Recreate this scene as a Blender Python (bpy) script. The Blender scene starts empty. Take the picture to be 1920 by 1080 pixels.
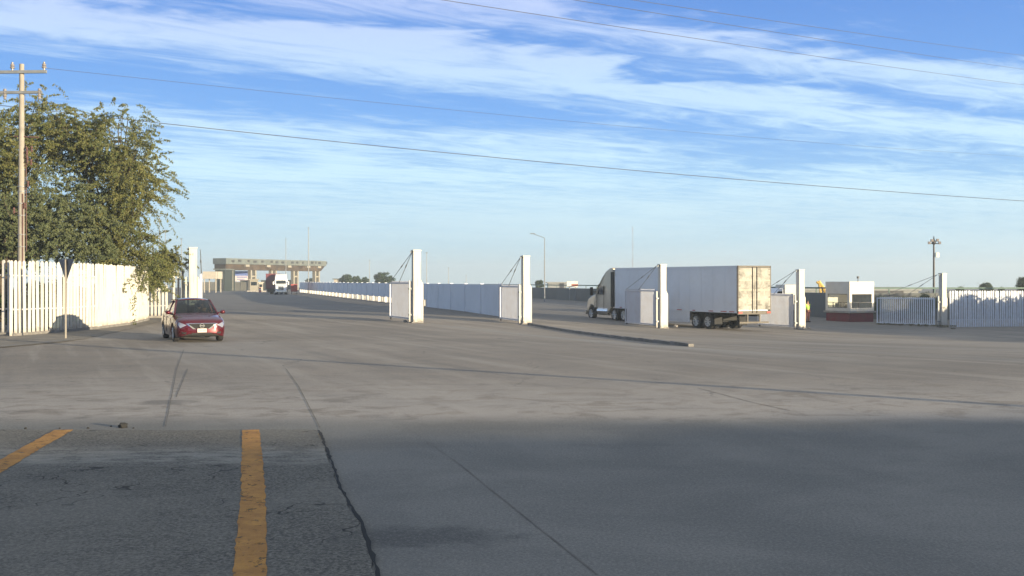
import bpy, bmesh, math, random
import numpy as np
from mathutils import Vector, Matrix
from mathutils.bvhtree import BVHTree
random.seed(7); rng = np.random.default_rng(7)
S = bpy.context.scene
COL = S.collection
R = math.radians

# ------------------------------------------------------------------ camera
HOR, F, CX, CH = 527.0, 2000.0, 960.0, 2.0
cd = bpy.data.cameras.new('camera'); cam = bpy.data.objects.new('camera', cd); COL.objects.link(cam)
cam.location = (0, 0, CH); cam.rotation_euler = (R(90), 0, 0)
cd.sensor_width = 36; cd.lens = 36 * F / 1920; cd.shift_y = -(540 - HOR) / 1920
cd.clip_start = 0.1; cd.clip_end = 8000
S.camera = cam
S.view_settings.view_transform = 'Standard'; S.view_settings.look = 'None'
S.view_settings.exposure = 1.4; S.view_settings.gamma = 1
# ------------------------------------------------------------------ sun
SUN_EL = R(5.4)
sdir = Vector((0.793 * math.cos(SUN_EL), -0.609 * math.cos(SUN_EL), math.sin(SUN_EL))).normalized()
sl = bpy.data.lights.new('sun', 'SUN'); sun = bpy.data.objects.new('sun', sl); COL.objects.link(sun)
sl.energy = 5.0; sl.angle = R(0.4); sl.color = (1.0, 0.83, 0.55)
sun.rotation_euler = sdir.to_track_quat('Z', 'Y').to_euler()
sun.location = (30, -20, 30)

# ------------------------------------------------------------------ node helper
class NT:
    def __init__(s, nt): s.nt = nt; s.nt.nodes.clear()
    def n(s, t, **kw):
        o = s.nt.nodes.new(t)
        ins = kw.pop('ins', {})
        for k, v in kw.items(): setattr(o, k, v)
        for k, v in ins.items():
            if isinstance(v, bpy.types.NodeSocket): s.nt.links.new(v, o.inputs[k])
            else: o.inputs[k].default_value = v
        return o
    def math(s, op, a, b=0.0, c=None, clamp=False):
        ins = {0: a, 1: b}
        if c is not None: ins[2] = c
        return s.n('ShaderNodeMath', operation=op, use_clamp=clamp, ins=ins).outputs[0]
    def mix(s, f, a, b, blend='MIX'):
        o = s.n('ShaderNodeMix', data_type='RGBA', blend_type=blend, ins={0: f, 6: a, 7: b}); return o.outputs[2]
    def ramp(s, f, pts):
        o = s.n('ShaderNodeValToRGB', ins={0: f}); e = o.color_ramp.elements
        while len(e) < len(pts): e.new(0.5)
        for q, (p, c) in zip(e, pts):
            q.position = p; q.color = tuple(c) + (1,) if not isinstance(c, (int, float)) else (c, c, c, 1)
        return o.outputs[0]
    def noise(s, vec, scale, detail=4, rough=0.55, dist=0.0):
        return s.n('ShaderNodeTexNoise', ins={'Vector': vec, 'Scale': scale, 'Detail': detail, 'Roughness': rough, 'Distortion': dist}).outputs[0]
    def smooth(s, x, a, b):
        return s.n('ShaderNodeMapRange', interpolation_type='SMOOTHSTEP', ins={0: x, 1: a, 2: b, 3: 0.0, 4: 1.0}).outputs[0]

# ------------------------------------------------------------------ world
w = bpy.data.worlds.new('World'); S.world = w; w.use_nodes = True
T = NT(w.node_tree)
sky = T.n('ShaderNodeTexSky', sky_type='NISHITA', sun_disc=False, sun_elevation=SUN_EL,
          sun_rotation=math.atan2(sdir.x, sdir.y), altitude=0, air_density=1.0, dust_density=0.6, ozone_density=1.5)
tc = T.n('ShaderNodeTexCoord').outputs['Generated']
sx = T.n('ShaderNodeSeparateXYZ', ins={0: tc}).outputs
zc = T.math('MAXIMUM', sx[2], 0.0)
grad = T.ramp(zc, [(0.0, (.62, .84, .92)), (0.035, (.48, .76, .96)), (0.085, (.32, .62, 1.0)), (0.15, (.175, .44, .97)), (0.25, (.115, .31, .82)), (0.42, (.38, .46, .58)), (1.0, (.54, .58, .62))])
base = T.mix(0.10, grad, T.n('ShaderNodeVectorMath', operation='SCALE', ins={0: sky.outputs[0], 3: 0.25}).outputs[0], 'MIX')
zz = T.math('ADD', zc, 0.01)
pu = T.math('DIVIDE', sx[0], zz); pv = T.math('DIVIDE', sx[1], zz)
pv2 = T.math('SUBTRACT', pv, T.math('MULTIPLY', pu, 0.58))
v1 = T.n('ShaderNodeCombineXYZ', ins={0: T.math('MULTIPLY', pu, 0.35), 1: T.math('MULTIPLY', pv2, 0.9), 2: 3.3}).outputs[0]
v2 = T.n('ShaderNodeCombineXYZ', ins={0: T.math('MULTIPLY', pu, 1.5), 1: T.math('MULTIPLY', pv2, 3.0), 2: 7.1}).outputs[0]
v3 = T.n('ShaderNodeCombineXYZ', ins={0: T.math('MULTIPLY', sx[0], 3.0), 1: T.math('MULTIPLY', sx[1], 3.0), 2: T.math('MULTIPLY', zc, 26.0)}).outputs[0]
c1 = T.noise(v1, 1.0, 5, 0.55, 0.4); c2 = T.noise(v2, 1.3, 9, 0.68, 1.0); c3 = T.noise(v3, 1.0, 6, 0.55, 0.6)
wob = T.math('ADD', pv2, T.math('MULTIPLY', T.math('SUBTRACT', c3, 0.5), 1.9))
cov = T.ramp(T.math('DIVIDE', wob, 20.0), [(.0, 0.0), (3.25 / 20, 0.0), (3.75 / 20, .80), (4.1 / 20, .55), (4.38 / 20, .22), (4.62 / 20, .75), (4.95 / 20, .85), (5.3 / 20, .40), (5.7 / 20, .22), (6.4 / 20, .28), (7.3 / 20, .52), (9.5 / 20, .72), (13.0 / 20, .55), (1.0, .5)])
n_ = T.math('ADD', T.math('MULTIPLY', c1, 0.18), T.math('ADD', T.math('MULTIPLY', c2, 0.48), T.math('MULTIPLY', c3, 0.34)))
cm = T.smooth(T.math('ADD', n_, T.math('MULTIPLY', T.math('SUBTRACT', cov, 0.5), 0.30)), 0.38, 0.62)
cm = T.math('MULTIPLY', cm, T.ramp(zc, [(0.0, .4), (0.03, .75), (0.10, .9), (0.26, .9), (0.5, .5)]))
ccol = T.ramp(zc, [(0.0, (.66, .84, .90)), (0.10, (.68, .95, 1.1)), (0.18, (.62, .84, 1.06)), (0.25, (.58, .71, 1.04)), (1.0, (.6, .66, .8))])
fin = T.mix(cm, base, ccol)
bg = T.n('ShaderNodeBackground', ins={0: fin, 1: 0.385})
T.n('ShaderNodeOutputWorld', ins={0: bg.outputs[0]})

# ------------------------------------------------------------------ materials
def pmat(name, col, rough=0.7, metal=0.0, var=0.15, scale=3.0, bump=0.0, bscale=30.0, dirt=None, dirt_amt=0.0, dscale=2.0, spec=0.4, coat=0.0, emis=None):
    m = bpy.data.materials.new(name); m.use_nodes = True; T = NT(m.node_tree)
    tc = T.n('ShaderNodeTexCoord').outputs['Object']
    n1 = T.noise(tc, scale, 6, 0.6)
    c = T.mix(T.math('MULTIPLY', T.smooth(n1, 0.3, 0.7), 1.0), tuple(x * (1 - var) for x in col) + (1,), tuple(min(1, x * (1 + var * .6)) for x in col) + (1,))
    if dirt:
        n2 = T.noise(tc, dscale, 8, 0.65, 0.4)
        c = T.mix(T.math('MULTIPLY', T.smooth(n2, 0.42, 0.72), dirt_amt), c, dirt + (1,))
    b = T.n('ShaderNodeBsdfPrincipled', ins={'Base Color': c, 'Roughness': rough, 'Metallic': metal, 'Specular IOR Level': spec, 'Coat Weight': coat})
    if bump:
        bn = T.n('ShaderNodeBump', ins={'Strength': bump, 'Distance': 0.02, 'Height': T.noise(tc, bscale, 5)})
        T.nt.links.new(bn.outputs[0], b.inputs['Normal'])
    if emis:
        b.inputs['Emission Color'].default_value = emis[0] + (1,); b.inputs['Emission Strength'].default_value = emis[1]
    T.n('ShaderNodeOutputMaterial', ins={0: b.outputs[0]})
    return m

def streakmat(name, col, dirtc, rough=.6, base_z=.5):
    m = bpy.data.materials.new(name); m.use_nodes = True; T = NT(m.node_tree)
    tc = T.n('ShaderNodeTexCoord').outputs['Object']; z = T.n('ShaderNodeSeparateXYZ', ins={0: tc}).outputs[2]
    st = T.noise(T.n('ShaderNodeMapping', ins={0: tc, 3: (9, 9, .7)}).outputs[0], 1.0, 5, .6)
    sp = T.noise(tc, 5, 7, .7)
    c = T.mix(T.math('MULTIPLY', T.smooth(st, .52, .70), .45), col + (1,), dirtc + (1,))
    low = T.math('MULTIPLY', T.smooth(z, base_z, 0.0), T.smooth(sp, .35, .6))
    c = T.mix(T.math('MULTIPLY', low, .8), c, tuple(x * .55 for x in dirtc) + (1,))
    c = T.mix(T.math('MULTIPLY', T.smooth(sp, .62, .68), .6), c, dirtc + (1,))
    b = T.n('ShaderNodeBsdfPrincipled', ins={'Base Color': c, 'Roughness': rough}); T.n('ShaderNodeOutputMaterial', ins={0: b.outputs[0]}); return m
def glassmat(name, tint, refl=1.0):
    m = bpy.data.materials.new(name); m.use_nodes = True; T = NT(m.node_tree)
    tr = T.n('ShaderNodeBsdfTransparent', ins={0: tint + (1,)})
    gl = T.n('ShaderNodeBsdfGlossy', ins={0: (1, 1, 1, 1), 'Roughness': 0.03})
    fr = T.n('ShaderNodeLayerWeight', ins={0: 0.5})
    fq = T.math('ADD', T.math('MULTIPLY', T.math('POWER', fr.outputs[1], 4.0), .8), .05)
    mx = T.n('ShaderNodeMixShader', ins={0: T.math('MULTIPLY', fq, refl, clamp=True), 1: tr.outputs[0], 2: gl.outputs[0]})
    T.n('ShaderNodeOutputMaterial', ins={0: mx.outputs[0]})
    return m

M = {}
M['white'] = pmat('white_paint', (.58, .555, .50), .55, var=.06, scale=1.2, dirt=(.45, .38, .30), dirt_amt=.35, dscale=1.6, bump=.15, bscale=20)
M['fence'] = streakmat('fence_paint', (.49, .48, .455), (.27, .21, .17), base_z=.35)
M['postw'] = streakmat('post_paint', (.50, .485, .455), (.24, .20, .17))
M['fence_shaded'] = pmat('shade_tinted_fence_paint', (.62, .66, .74), .55, var=.05, scale=2.5, dirt=(.42, .33, .26), dirt_amt=.35, dscale=3.5)  # bluish copy of the white fence paint, tinted for bars standing in shade
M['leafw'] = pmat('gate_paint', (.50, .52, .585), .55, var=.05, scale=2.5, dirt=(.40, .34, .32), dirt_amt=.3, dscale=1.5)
M['wallw'] = pmat('long_wall_paint', (.66, .69, .76), .7, var=.05, scale=.25, dirt=(.45, .47, .50), dirt_amt=.35, dscale=.5)
M['metal'] = pmat('galvanised_metal', (.22, .23, .24), .5, .3, var=.15)
M['darkmetal'] = pmat('dark_metal', (.06, .06, .065), .5, .4)
M['black'] = pmat('black_rubber', (.018, .018, .02), .8, var=.2)
M['under'] = pmat('dark_underside', (.02, .02, .02), .8)
M['chrome'] = pmat('chrome', (.75, .75, .76), .15, 1.0, var=.05)
M['rim'] = pmat('alloy_rim', (.50, .51, .52), .3, .8, var=.1)
M['red'] = pmat('red_car_paint', (.085, .004, .011), .25, .35, var=.05, coat=.8, dirt=(.10, .05, .045), dirt_amt=.25, dscale=2.5)
M['sideglass'] = glassmat('car_glass', (.26, .30, .28), 1.2)
M['darkglass'] = pmat('dark_window_glass', (.015, .02, .022), .08, 0, spec=.8)
M['lens'] = pmat('headlight_lens', (.30, .31, .34), .12, .35, spec=.8, coat=1.0)
M['plate'] = pmat('plate_white', (.45, .44, .42), .5, var=.04)
M['ink'] = pmat('plate_ink', (.25, .24, .24), .6)
M['lit'] = pmat('lit_headlight', (.9, .9, .9), .3, emis=((1, .97, .9), 9.0))
M['seat'] = pmat('seat_cloth', (.05, .05, .055), .9)
M['skin'] = pmat('skin', (.30, .16, .10), .6)
M['shirt'] = pmat('grey_shirt', (.14, .15, .17), .9)
M['hivis'] = pmat('hi_vis_cloth', (.50, .85, .12), .8, var=.1)
M['trous'] = pmat('brown_trousers', (.12, .04, .04), .9)
M['hair'] = pmat('black_hair', (.015, .012, .01), .7)
M['trailer'] = pmat('trailer_white', (.56, .60, .67), .4, .1, var=.04, scale=.5, dirt=(.38, .37, .36), dirt_amt=.25, dscale=1.0)
M['doorw'] = pmat('trailer_door_dirty', (.31, .30, .27), .6, var=.25, scale=2.2, dirt=(.06, .057, .05), dirt_amt=.95, dscale=1.3)
M['rib'] = pmat('door_rib_paint', (.33, .31, .26), .6)
M['clear'] = glassmat('clear_window_glass', (.93, .95, .94), 1.3)
M['lit_cream'] = None
M['frame'] = pmat('trailer_frame', (.09, .08, .07), .6, .2)
M['cab'] = pmat('cab_paint', (.43, .38, .30), .35, .3, var=.08, coat=.4)
M['cabw'] = pmat('cab_white', (.82, .82, .82), .3, var=.03, coat=.4)
M['maroon'] = pmat('maroon_box', (.15, .035, .045), .6, var=.1)
M['maroonb'] = pmat('maroon_base_paint', (.16, .012, .03), .75, var=.15, dirt=(.1, .06, .06), dirt_amt=.4)
M['tail'] = pmat('red_lamp', (.35, .01, .01), .3)
M['concrete'] = pmat('kerb_concrete', (.30, .28, .26), .9, var=.2, scale=2, bump=.4)
M['kerbdark'] = pmat('kerb_dirty_concrete', (.20, .19, .18), .9, var=.3, scale=2, bump=.4)
M['pole'] = pmat('concrete_pole', (.27, .25, .22), .85, var=.12, scale=3, dirt=(.25, .2, .16), dirt_amt=.4, dscale=2)
M['insul'] = pmat('insulator_porcelain', (.20, .18, .175), .3)
M['rust'] = pmat('rusty_fitting', (.09, .045, .04), .7)
M['wallg'] = pmat('retaining_wall', (.125, .135, .14), .9, var=.15, scale=.3, dirt=(.10, .11, .10), dirt_amt=.5, dscale=.4)
M['rail'] = pmat('green_rail', (.11, .17, .15), .7)
M['tollc'] = pmat('canopy_concrete', (.105, .122, .122), .85, var=.15, scale=.3, dirt=(.2, .19, .16), dirt_amt=.4, dscale=.6)
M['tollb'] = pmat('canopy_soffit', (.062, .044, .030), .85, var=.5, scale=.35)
M['tollw'] = pmat('toll_pier_cream', (.26, .24, .20), .8, var=.08)
M['green'] = pmat('dark_green_cladding', (.030, .040, .036), .7)
M['cream'] = pmat('cream_wall', (.42, .38, .32), .8, var=.08)
M['blue'] = pmat('blue_panel', (.10, .15, .38), .6)
M['pinkw'] = pmat('pale_panel', (.55, .45, .46), .6)
M['yellow'] = pmat('digger_yellow', (.62, .42, .12), .5, var=.15)
M['signback'] = pmat('sign_back_grey', (.10, .115, .15), .5, .5)
M['signw'] = pmat('sign_white', (.70, .66, .58), .6)
M['signr'] = pmat('sign_red_brown', (.30, .08, .05), .6)
M['redb'] = pmat('red_barrier', (.35, .06, .05), .6)
M['wire'] = pmat('wire', (.07, .075, .09), .8)
M['bark'] = pmat('bark', (.07, .055, .04), .95, var=.3, scale=6, bump=.6)
M['paint_y'] = None

def leafmat(name, c1, c2, c3):
    m = bpy.data.materials.new(name); m.use_nodes = True; T = NT(m.node_tree)
    tc = T.n('ShaderNodeTexCoord').outputs['Object']
    n1 = T.noise(tc, .55, 3, .5); n2 = T.noise(tc, 7.0, 3, .6)
    c = T.mix(T.smooth(n1, .35, .65), c1 + (1,), c2 + (1,)); c = T.mix(T.smooth(n2, .45, .7), c, c3 + (1,))
    d = T.n('ShaderNodeBsdfDiffuse', ins={0: c}); t = T.n('ShaderNodeBsdfTranslucent', ins={0: c})
    mx = T.n('ShaderNodeMixShader', ins={0: .3, 1: d.outputs[0], 2: t.outputs[0]})
    T.n('ShaderNodeOutputMaterial', ins={0: mx.outputs[0]})
    return m
M['leaf'] = leafmat('mesquite_leaves', (.150, .158, .060), (.105, .130, .055), (.22, .200, .088))
M['leafg'] = leafmat('shrub_leaves', (.04, .07, .03), (.05, .085, .03), (.09, .10, .04))
M['weed'] = leafmat('weed_leaves', (.12, .12, .07), (.14, .13, .08), (.18, .16, .09))

# ------------------------------------------------------------------ mesh builder
class MB:
    def __init__(s): s.v = []; s.f = []; s.m = []
    def add(s, v, f, mat=0):
        o = len(s.v); s.v += [tuple(p) for p in v]
        s.f += [tuple(i + o for i in q) for q in f]; s.m += [mat] * len(f); return s
    def box(s, c, d, rz=0, mat=0):
        x, y, z = d[0] / 2, d[1] / 2, d[2] / 2; cs, sn = math.cos(rz), math.sin(rz); v = []
        for k in (-z, z):
            for a, b in ((-x, -y), (x, -y), (x, y), (-x, y)):
                v.append((c[0] + a * cs - b * sn, c[1] + a * sn + b * cs, c[2] + k))
        return s.add(v, [(3, 2, 1, 0), (4, 5, 6, 7), (0, 1, 5, 4), (1, 2, 6, 5), (2, 3, 7, 6), (3, 0, 4, 7)], mat)
    def tube(s, p0, p1, r0, r1=None, n=8, mat=0):
        r1 = r0 if r1 is None else r1
        p0, p1 = Vector(p0), Vector(p1); d = (p1 - p0).normalized()
        a = d.orthogonal().normalized(); b = d.cross(a); v = []
        for p, r in ((p0, r0), (p1, r1)):
            for i in range(n):
                t = 2 * math.pi * i / n; v.append(p + a * (r * math.cos(t)) + b * (r * math.sin(t)))
        f = [(i, (i + 1) % n, n + (i + 1) % n, n + i) for i in range(n)] + [tuple(range(n))[::-1], tuple(range(n, 2 * n))]
        return s.add(v, f, mat)
    def path(s, pts, r, n=6, mat=0):
        for a, b in zip(pts[:-1], pts[1:]): s.tube(a, b, r, r, n, mat)
        return s
    def prism(s, poly, y0, y1, mat=0, fn=None):
        n = len(poly); v = [(p[0], y0, p[1]) for p in poly] + [(p[0], y1, p[1]) for p in poly]
        if fn: v = [fn(p) for p in v]
        f = [tuple(range(n)), tuple(range(n, 2 * n))[::-1]] + [(i, n + i, n + (i + 1) % n, (i + 1) % n) for i in range(n)]
        return s.add(v, f, mat)
    def lathe(s, prof, c, axis='y', n=20, mat=0):
        v = []; k = len(prof)
        for i in range(n):
            t = 2 * math.pi * i / n
            for (a, r) in prof:
                if axis == 'y': v.append((c[0] + r * math.cos(t), c[1] + a, c[2] + r * math.sin(t)))
                else: v.append((c[0] + r * math.cos(t), c[1] + r * math.sin(t), c[2] + a))
        f = [(i * k + j, i * k + j + 1, ((i + 1) % n) * k + j + 1, ((i + 1) % n) * k + j) for i in range(n) for j in range(k - 1)]
        return s.add(v, f, mat)
    def build(s, name, mats, parent=None, smooth=False, bevel=0, loc=None, rz=0):
        me = bpy.data.meshes.new(name); me.from_pydata(s.v, [], s.f)
        for m in (mats if isinstance(mats, (list, tuple)) else [mats]): me.materials.append(m)
        me.polygons.foreach_set('material_index', s.m)
        bm = bmesh.new(); bm.from_mesh(me); bmesh.ops.recalc_face_normals(bm, faces=bm.faces); bm.to_mesh(me); bm.free()
        if smooth: me.polygons.foreach_set('use_smooth', [True] * len(me.polygons))
        me.update()
        o = bpy.data.objects.new(name, me); COL.objects.link(o)
        if parent: o.parent = parent
        if loc is not None: o.location = loc; o.rotation_euler.z = rz
        if bevel:
            b = o.modifiers.new('bevel', 'BEVEL'); b.width = bevel; b.segments = 2; b.limit_method = 'ANGLE'; b.angle_limit = R(40)
        return o

def islands(mb):
    par = list(range(len(mb.v)))
    def fd(x):
        while par[x] != x: par[x] = par[par[x]]; x = par[x]
        return x
    for f in mb.f:
        for q in f[1:]: par[fd(f[0])] = fd(q)
    out = {}
    for f, m in zip(mb.f, mb.m): out.setdefault(fd(f[0]), []).append((f, m))
    for fs in out.values():
        n = MB(); mp = {}
        for f, m in fs:
            for q in f:
                if q not in mp: mp[q] = len(n.v); n.v.append(mb.v[q])
            n.f.append(tuple(mp[q] for q in f)); n.m.append(m)
        yield n
def each(mb, name, mat, parent, **kw):
    for n in islands(mb): n.build(name, mat, parent, **kw)
def tag(o, label=None, cat=None, group=None, kind=None):
    for k, v in (('label', label), ('category', cat), ('group', group), ('kind', kind)):
        if v: o[k] = v
    return o
def empty(name, loc, rz=0, label=None, cat=None, group=None):
    o = bpy.data.objects.new(name, None); COL.objects.link(o); o.location = loc; o.rotation_euler = (0, 0, rz)
    o.empty_display_size = .3
    return tag(o, label, cat, group)
def copy_tree(o, parent=None):
    c = o.copy(); COL.objects.link(c); c.parent = parent
    for ch in [x for x in S.objects if x.parent == o]: copy_tree(ch, c)
    return c

# ------------------------------------------------------------------ terrain
def sst(a, b, x):
    t = min(1, max(0, (x - a) / (b - a))); return t * t * (3 - 2 * t)
def g(X, Y):
    a = float(np.interp(X, [-60, -19, -5.4, .8, 9.6, 19.5, 32.4, 60], [.1, .1, .34, .56, 1.0, 1.28, 1.5, 1.6]))
    fa = float(np.interp(X, [-15, 7, 30, 60], [.6, .9, 1.2, 1.3]))
    t = sst(66, 140, Y); far = max(0, Y - 380) * .0068 * sst(380, 600, Y)
    return -sst(18, 66, Y) * (a * (1 - t) + fa * t) - far
def at(px, py):
    lo, hi = 3.0, 2500.0
    f = lambda Y: CH - (py - HOR) / F * Y - g((px - CX) / F * Y, Y)
    Y = lo
    while Y < hi and f(Y) > 0: Y *= 1.01
    a, b = Y / 1.01, Y
    for _ in range(30):
        m = (a + b) / 2
        if f(m) > 0: a = m
        else: b = m
    return Vector(((px - CX) / F * a, a, g((px - CX) / F * a, a)))
def PY(px, Y, dz=0):
    X = (px - CX) / F * Y; return Vector((X, Y, g(X, Y) + dz))
def zat(py, Y): return CH - (py - HOR) / F * Y

def sheet(name, xs, ys, mat, dz=0.0, mask=None):
    v = [(x, y, g(x, y) + dz) for y in ys for x in xs]; nx = len(xs); f = []
    for j in range(len(ys) - 1):
        for i in range(nx - 1): f.append((j * nx + i, j * nx + i + 1, (j + 1) * nx + i + 1, (j + 1) * nx + i))
    return MB().add(v, f).build(name, mat, smooth=True)

# concrete ground material
def groundmat():
    m = bpy.data.materials.new('yard_concrete'); m.use_nodes = True; T = NT(m.node_tree)
    tc = T.n('ShaderNodeTexCoord').outputs['Object']
    sx = T.n('ShaderNodeSeparateXYZ', ins={0: tc}).outputs
    X, Y = sx[0], sx[1]
    big = T.noise(tc, .06, 5, .6, .6); mid = T.noise(tc, .55, 6, .65, .3); fine = T.noise(tc, 14, 5, .7)
    c = T.mix(T.smooth(big, .35, .65), (.250, .212, .174, 1), (.365, .312, .258, 1))
    c = T.mix(T.math('MULTIPLY', T.smooth(mid, .38, .72), .40), c, (.185, .172, .158, 1))
    # traffic polished streaks running along the exit sweep
    sv = T.n('ShaderNodeCombineXYZ', ins={0: T.math('ADD', T.math('MULTIPLY', X, .35), T.math('MULTIPLY', Y, .16)), 1: T.math('SUBTRACT', T.math('MULTIPLY', X, .030), T.math('MULTIPLY', Y, .012))}).outputs[0]
    st = T.noise(sv, 2.6, 5, .6)
    c = T.mix(T.math('MULTIPLY', T.smooth(st, .5, .66), .6), c, (.42, .37, .315, 1))
    c = T.mix(T.math('MULTIPLY', T.smooth(st, .47, .3), .35), c, (.13, .125, .12, 1))
    # pale dusty tracks fanning out of the gates (worn and dusted concrete)
    def track(c, p, q, w0, w1, amt):
        dx, dy = q[0] - p[0], q[1] - p[1]; L = math.hypot(dx, dy); ux, uy = dx / L, dy / L
        al = T.math('DIVIDE', T.math('ADD', T.math('MULTIPLY', T.math('SUBTRACT', X, p[0]), ux), T.math('MULTIPLY', T.math('SUBTRACT', Y, p[1]), uy)), L)
        dl = T.math('ABSOLUTE', T.math('ADD', T.math('MULTIPLY', T.math('SUBTRACT', X, p[0]), -uy), T.math('MULTIPLY', T.math('SUBTRACT', Y, p[1]), ux)))
        wd = T.math('ADD', w0, T.math('MULTIPLY', al, w1 - w0, clamp=False))
        q_ = T.math('ADD', T.math('DIVIDE', dl, T.math('MAXIMUM', wd, .1)), T.math('MULTIPLY', T.math('SUBTRACT', T.noise(tc, .45, 6, .65), .5), 2.4))
        m_ = T.math('MULTIPLY', T.smooth(q_, 1.1, .2), T.math('MULTIPLY', T.smooth(al, -.02, .08), T.smooth(al, 1.1, .7)))
        return T.mix(T.math('MULTIPLY', m_, amt), c, (.36, .33, .295, 1))
    c = track(c, (-4.9, 59.5), (9.5, 27), .5, 1.4, .75)
    c = track(c, (1.5, 62), (21, 33), 1.2, 3.4, .38)
    c = track(c, (12, 66), (30, 40), 2.2, 5.0, .25)
    c = track(c, (-12, 44), (-6, 24), 1.2, 3.2, .45)
    c = track(c, (8, 41), (17, 22), .8, 1.8, .40)
    # dust settled at the slab edge (Y 15-18)
    de = T.math('MULTIPLY', T.smooth(Y, 13.8, 14.6), T.smooth(Y, 24, 16.5))
    de = T.math('MULTIPLY', de, T.smooth(T.noise(tc, 1.3, 7, .7, .6), .36, .54))
    cr_ = T.n('ShaderNodeTexVoronoi', feature='DISTANCE_TO_EDGE', ins={'Vector': T.n('ShaderNodeVectorMath', operation='ADD', ins={0: tc, 1: T.n('ShaderNodeTexNoise', ins={'Vector': tc, 'Scale': 1.2, 'Detail': 5.0}).outputs[1]}).outputs[0], 'Scale': .28}).outputs[0]
    ckm = T.math('MULTIPLY', T.smooth(cr_, .006, .002), T.smooth(T.noise(tc, .3, 3), .45, .6))
    c = T.mix(T.math('MULTIPLY', ckm, .6), c, (.06, .058, .055, 1))
    c = T.mix(T.math('MULTIPLY', de, .65), c, (.50, .45, .40, 1))
    # worn highway concrete, darker, in front
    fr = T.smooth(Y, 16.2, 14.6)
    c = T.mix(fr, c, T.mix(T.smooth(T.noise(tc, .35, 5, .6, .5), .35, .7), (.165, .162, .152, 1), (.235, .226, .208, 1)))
    c = T.mix(T.math('MULTIPLY', T.smooth(T.noise(T.n('ShaderNodeMapping', ins={0: tc, 3: (.25, 1.2, 1)}).outputs[0], 1.0, 6, .6), .5, .75), .25), c, (.10, .10, .10, 1))
    # yard beyond the gates darkened, painting in the shade that falls there
    yd = T.smooth(Y, 64, 80)
    c = T.mix(T.math('MULTIPLY', yd, .6), c, (.12, .12, .125, 1))
    # scuffed, scratched surface at the left of the yard
    sc_ = T.noise(T.n('ShaderNodeMapping', ins={0: tc, 2: (0, 0, .6), 3: (1.0, 4.5, 1)}).outputs[0], 1.6, 8, .72, 1.2)
    ar = T.math('MULTIPLY', T.smooth(Y, 14.5, 16), T.smooth(Y, 26, 20)); ar = T.math('MULTIPLY', ar, T.smooth(X, -1.5, -4.5))
    c = T.mix(T.math('MULTIPLY', T.math('MULTIPLY', ar, T.smooth(sc_, .5, .62)), .55), c, (.40, .36, .32, 1))
    c = T.mix(T.math('MULTIPLY', T.math('MULTIPLY', ar, T.smooth(sc_, .44, .36)), .5), c, (.13, .12, .11, 1))
    blot = T.smooth(T.noise(tc, .9, 7, .7, .8), .56, .72)
    c = T.mix(T.math('MULTIPLY', blot, .36), c, (.12, .115, .11, 1))
    # oil stain
    ex = T.math('DIVIDE', T.math('SUBTRACT', X, -.72), 1.0); ey = T.math('DIVIDE', T.math('SUBTRACT', Y, 8.35), .42)
    r2 = T.math('SQRT', T.math('ADD', T.math('MULTIPLY', ex, ex), T.math('MULTIPLY', ey, ey)))
    oil = T.smooth(T.math('ADD', r2, T.math('MULTIPLY', T.math('SUBTRACT', T.noise(tc, 2.5, 6, .7), .5), 1.6)), 1.05, .45)
    c = T.mix(T.math('MULTIPLY', oil, .6), c, (.05, .052, .055, 1))
    bx = T.math('DIVIDE', T.math('ADD', X, 5.75), .55); by = T.math('DIVIDE', T.math('SUBTRACT', Y, 17.6), .5)
    r3 = T.math('SQRT', T.math('ADD', T.math('MULTIPLY', bx, bx), T.math('MULTIPLY', by, by)))
    sp3 = T.smooth(T.math('ADD', r3, T.math('MULTIPLY', T.math('SUBTRACT', T.noise(tc, 2.5, 6, .7), .5), 1.4)), 1.1, .3)
    c = T.mix(T.math('MULTIPLY', sp3, .55), c, (.08, .078, .075, 1))
    c = T.mix(T.math('MULTIPLY', T.smooth(fine, .35, .8), .22), c, (.34, .32, .30, 1))
    gn = T.noise(tc, 38, 5, .85)
    c = T.mix(T.math('MULTIPLY', T.smooth(gn, .49, .58), .38), c, (.09, .088, .085, 1))
    c = T.mix(T.math('MULTIPLY', T.smooth(gn, .48, .40), .30), c, (.38, .36, .33, 1))
    h = T.math('ADD', T.math('MULTIPLY', fine, .3), T.math('MULTIPLY', mid, .8))
    bn = T.n('ShaderNodeBump', ins={'Strength': .25, 'Distance': .02, 'Height': h})
    b = T.n('ShaderNodeBsdfPrincipled', ins={'Base Color': c, 'Roughness': .93, 'Specular IOR Level': .2, 'Normal': bn.outputs[0]})
    T.n('ShaderNodeOutputMaterial', ins={0: b.outputs[0]}); return m
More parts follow.
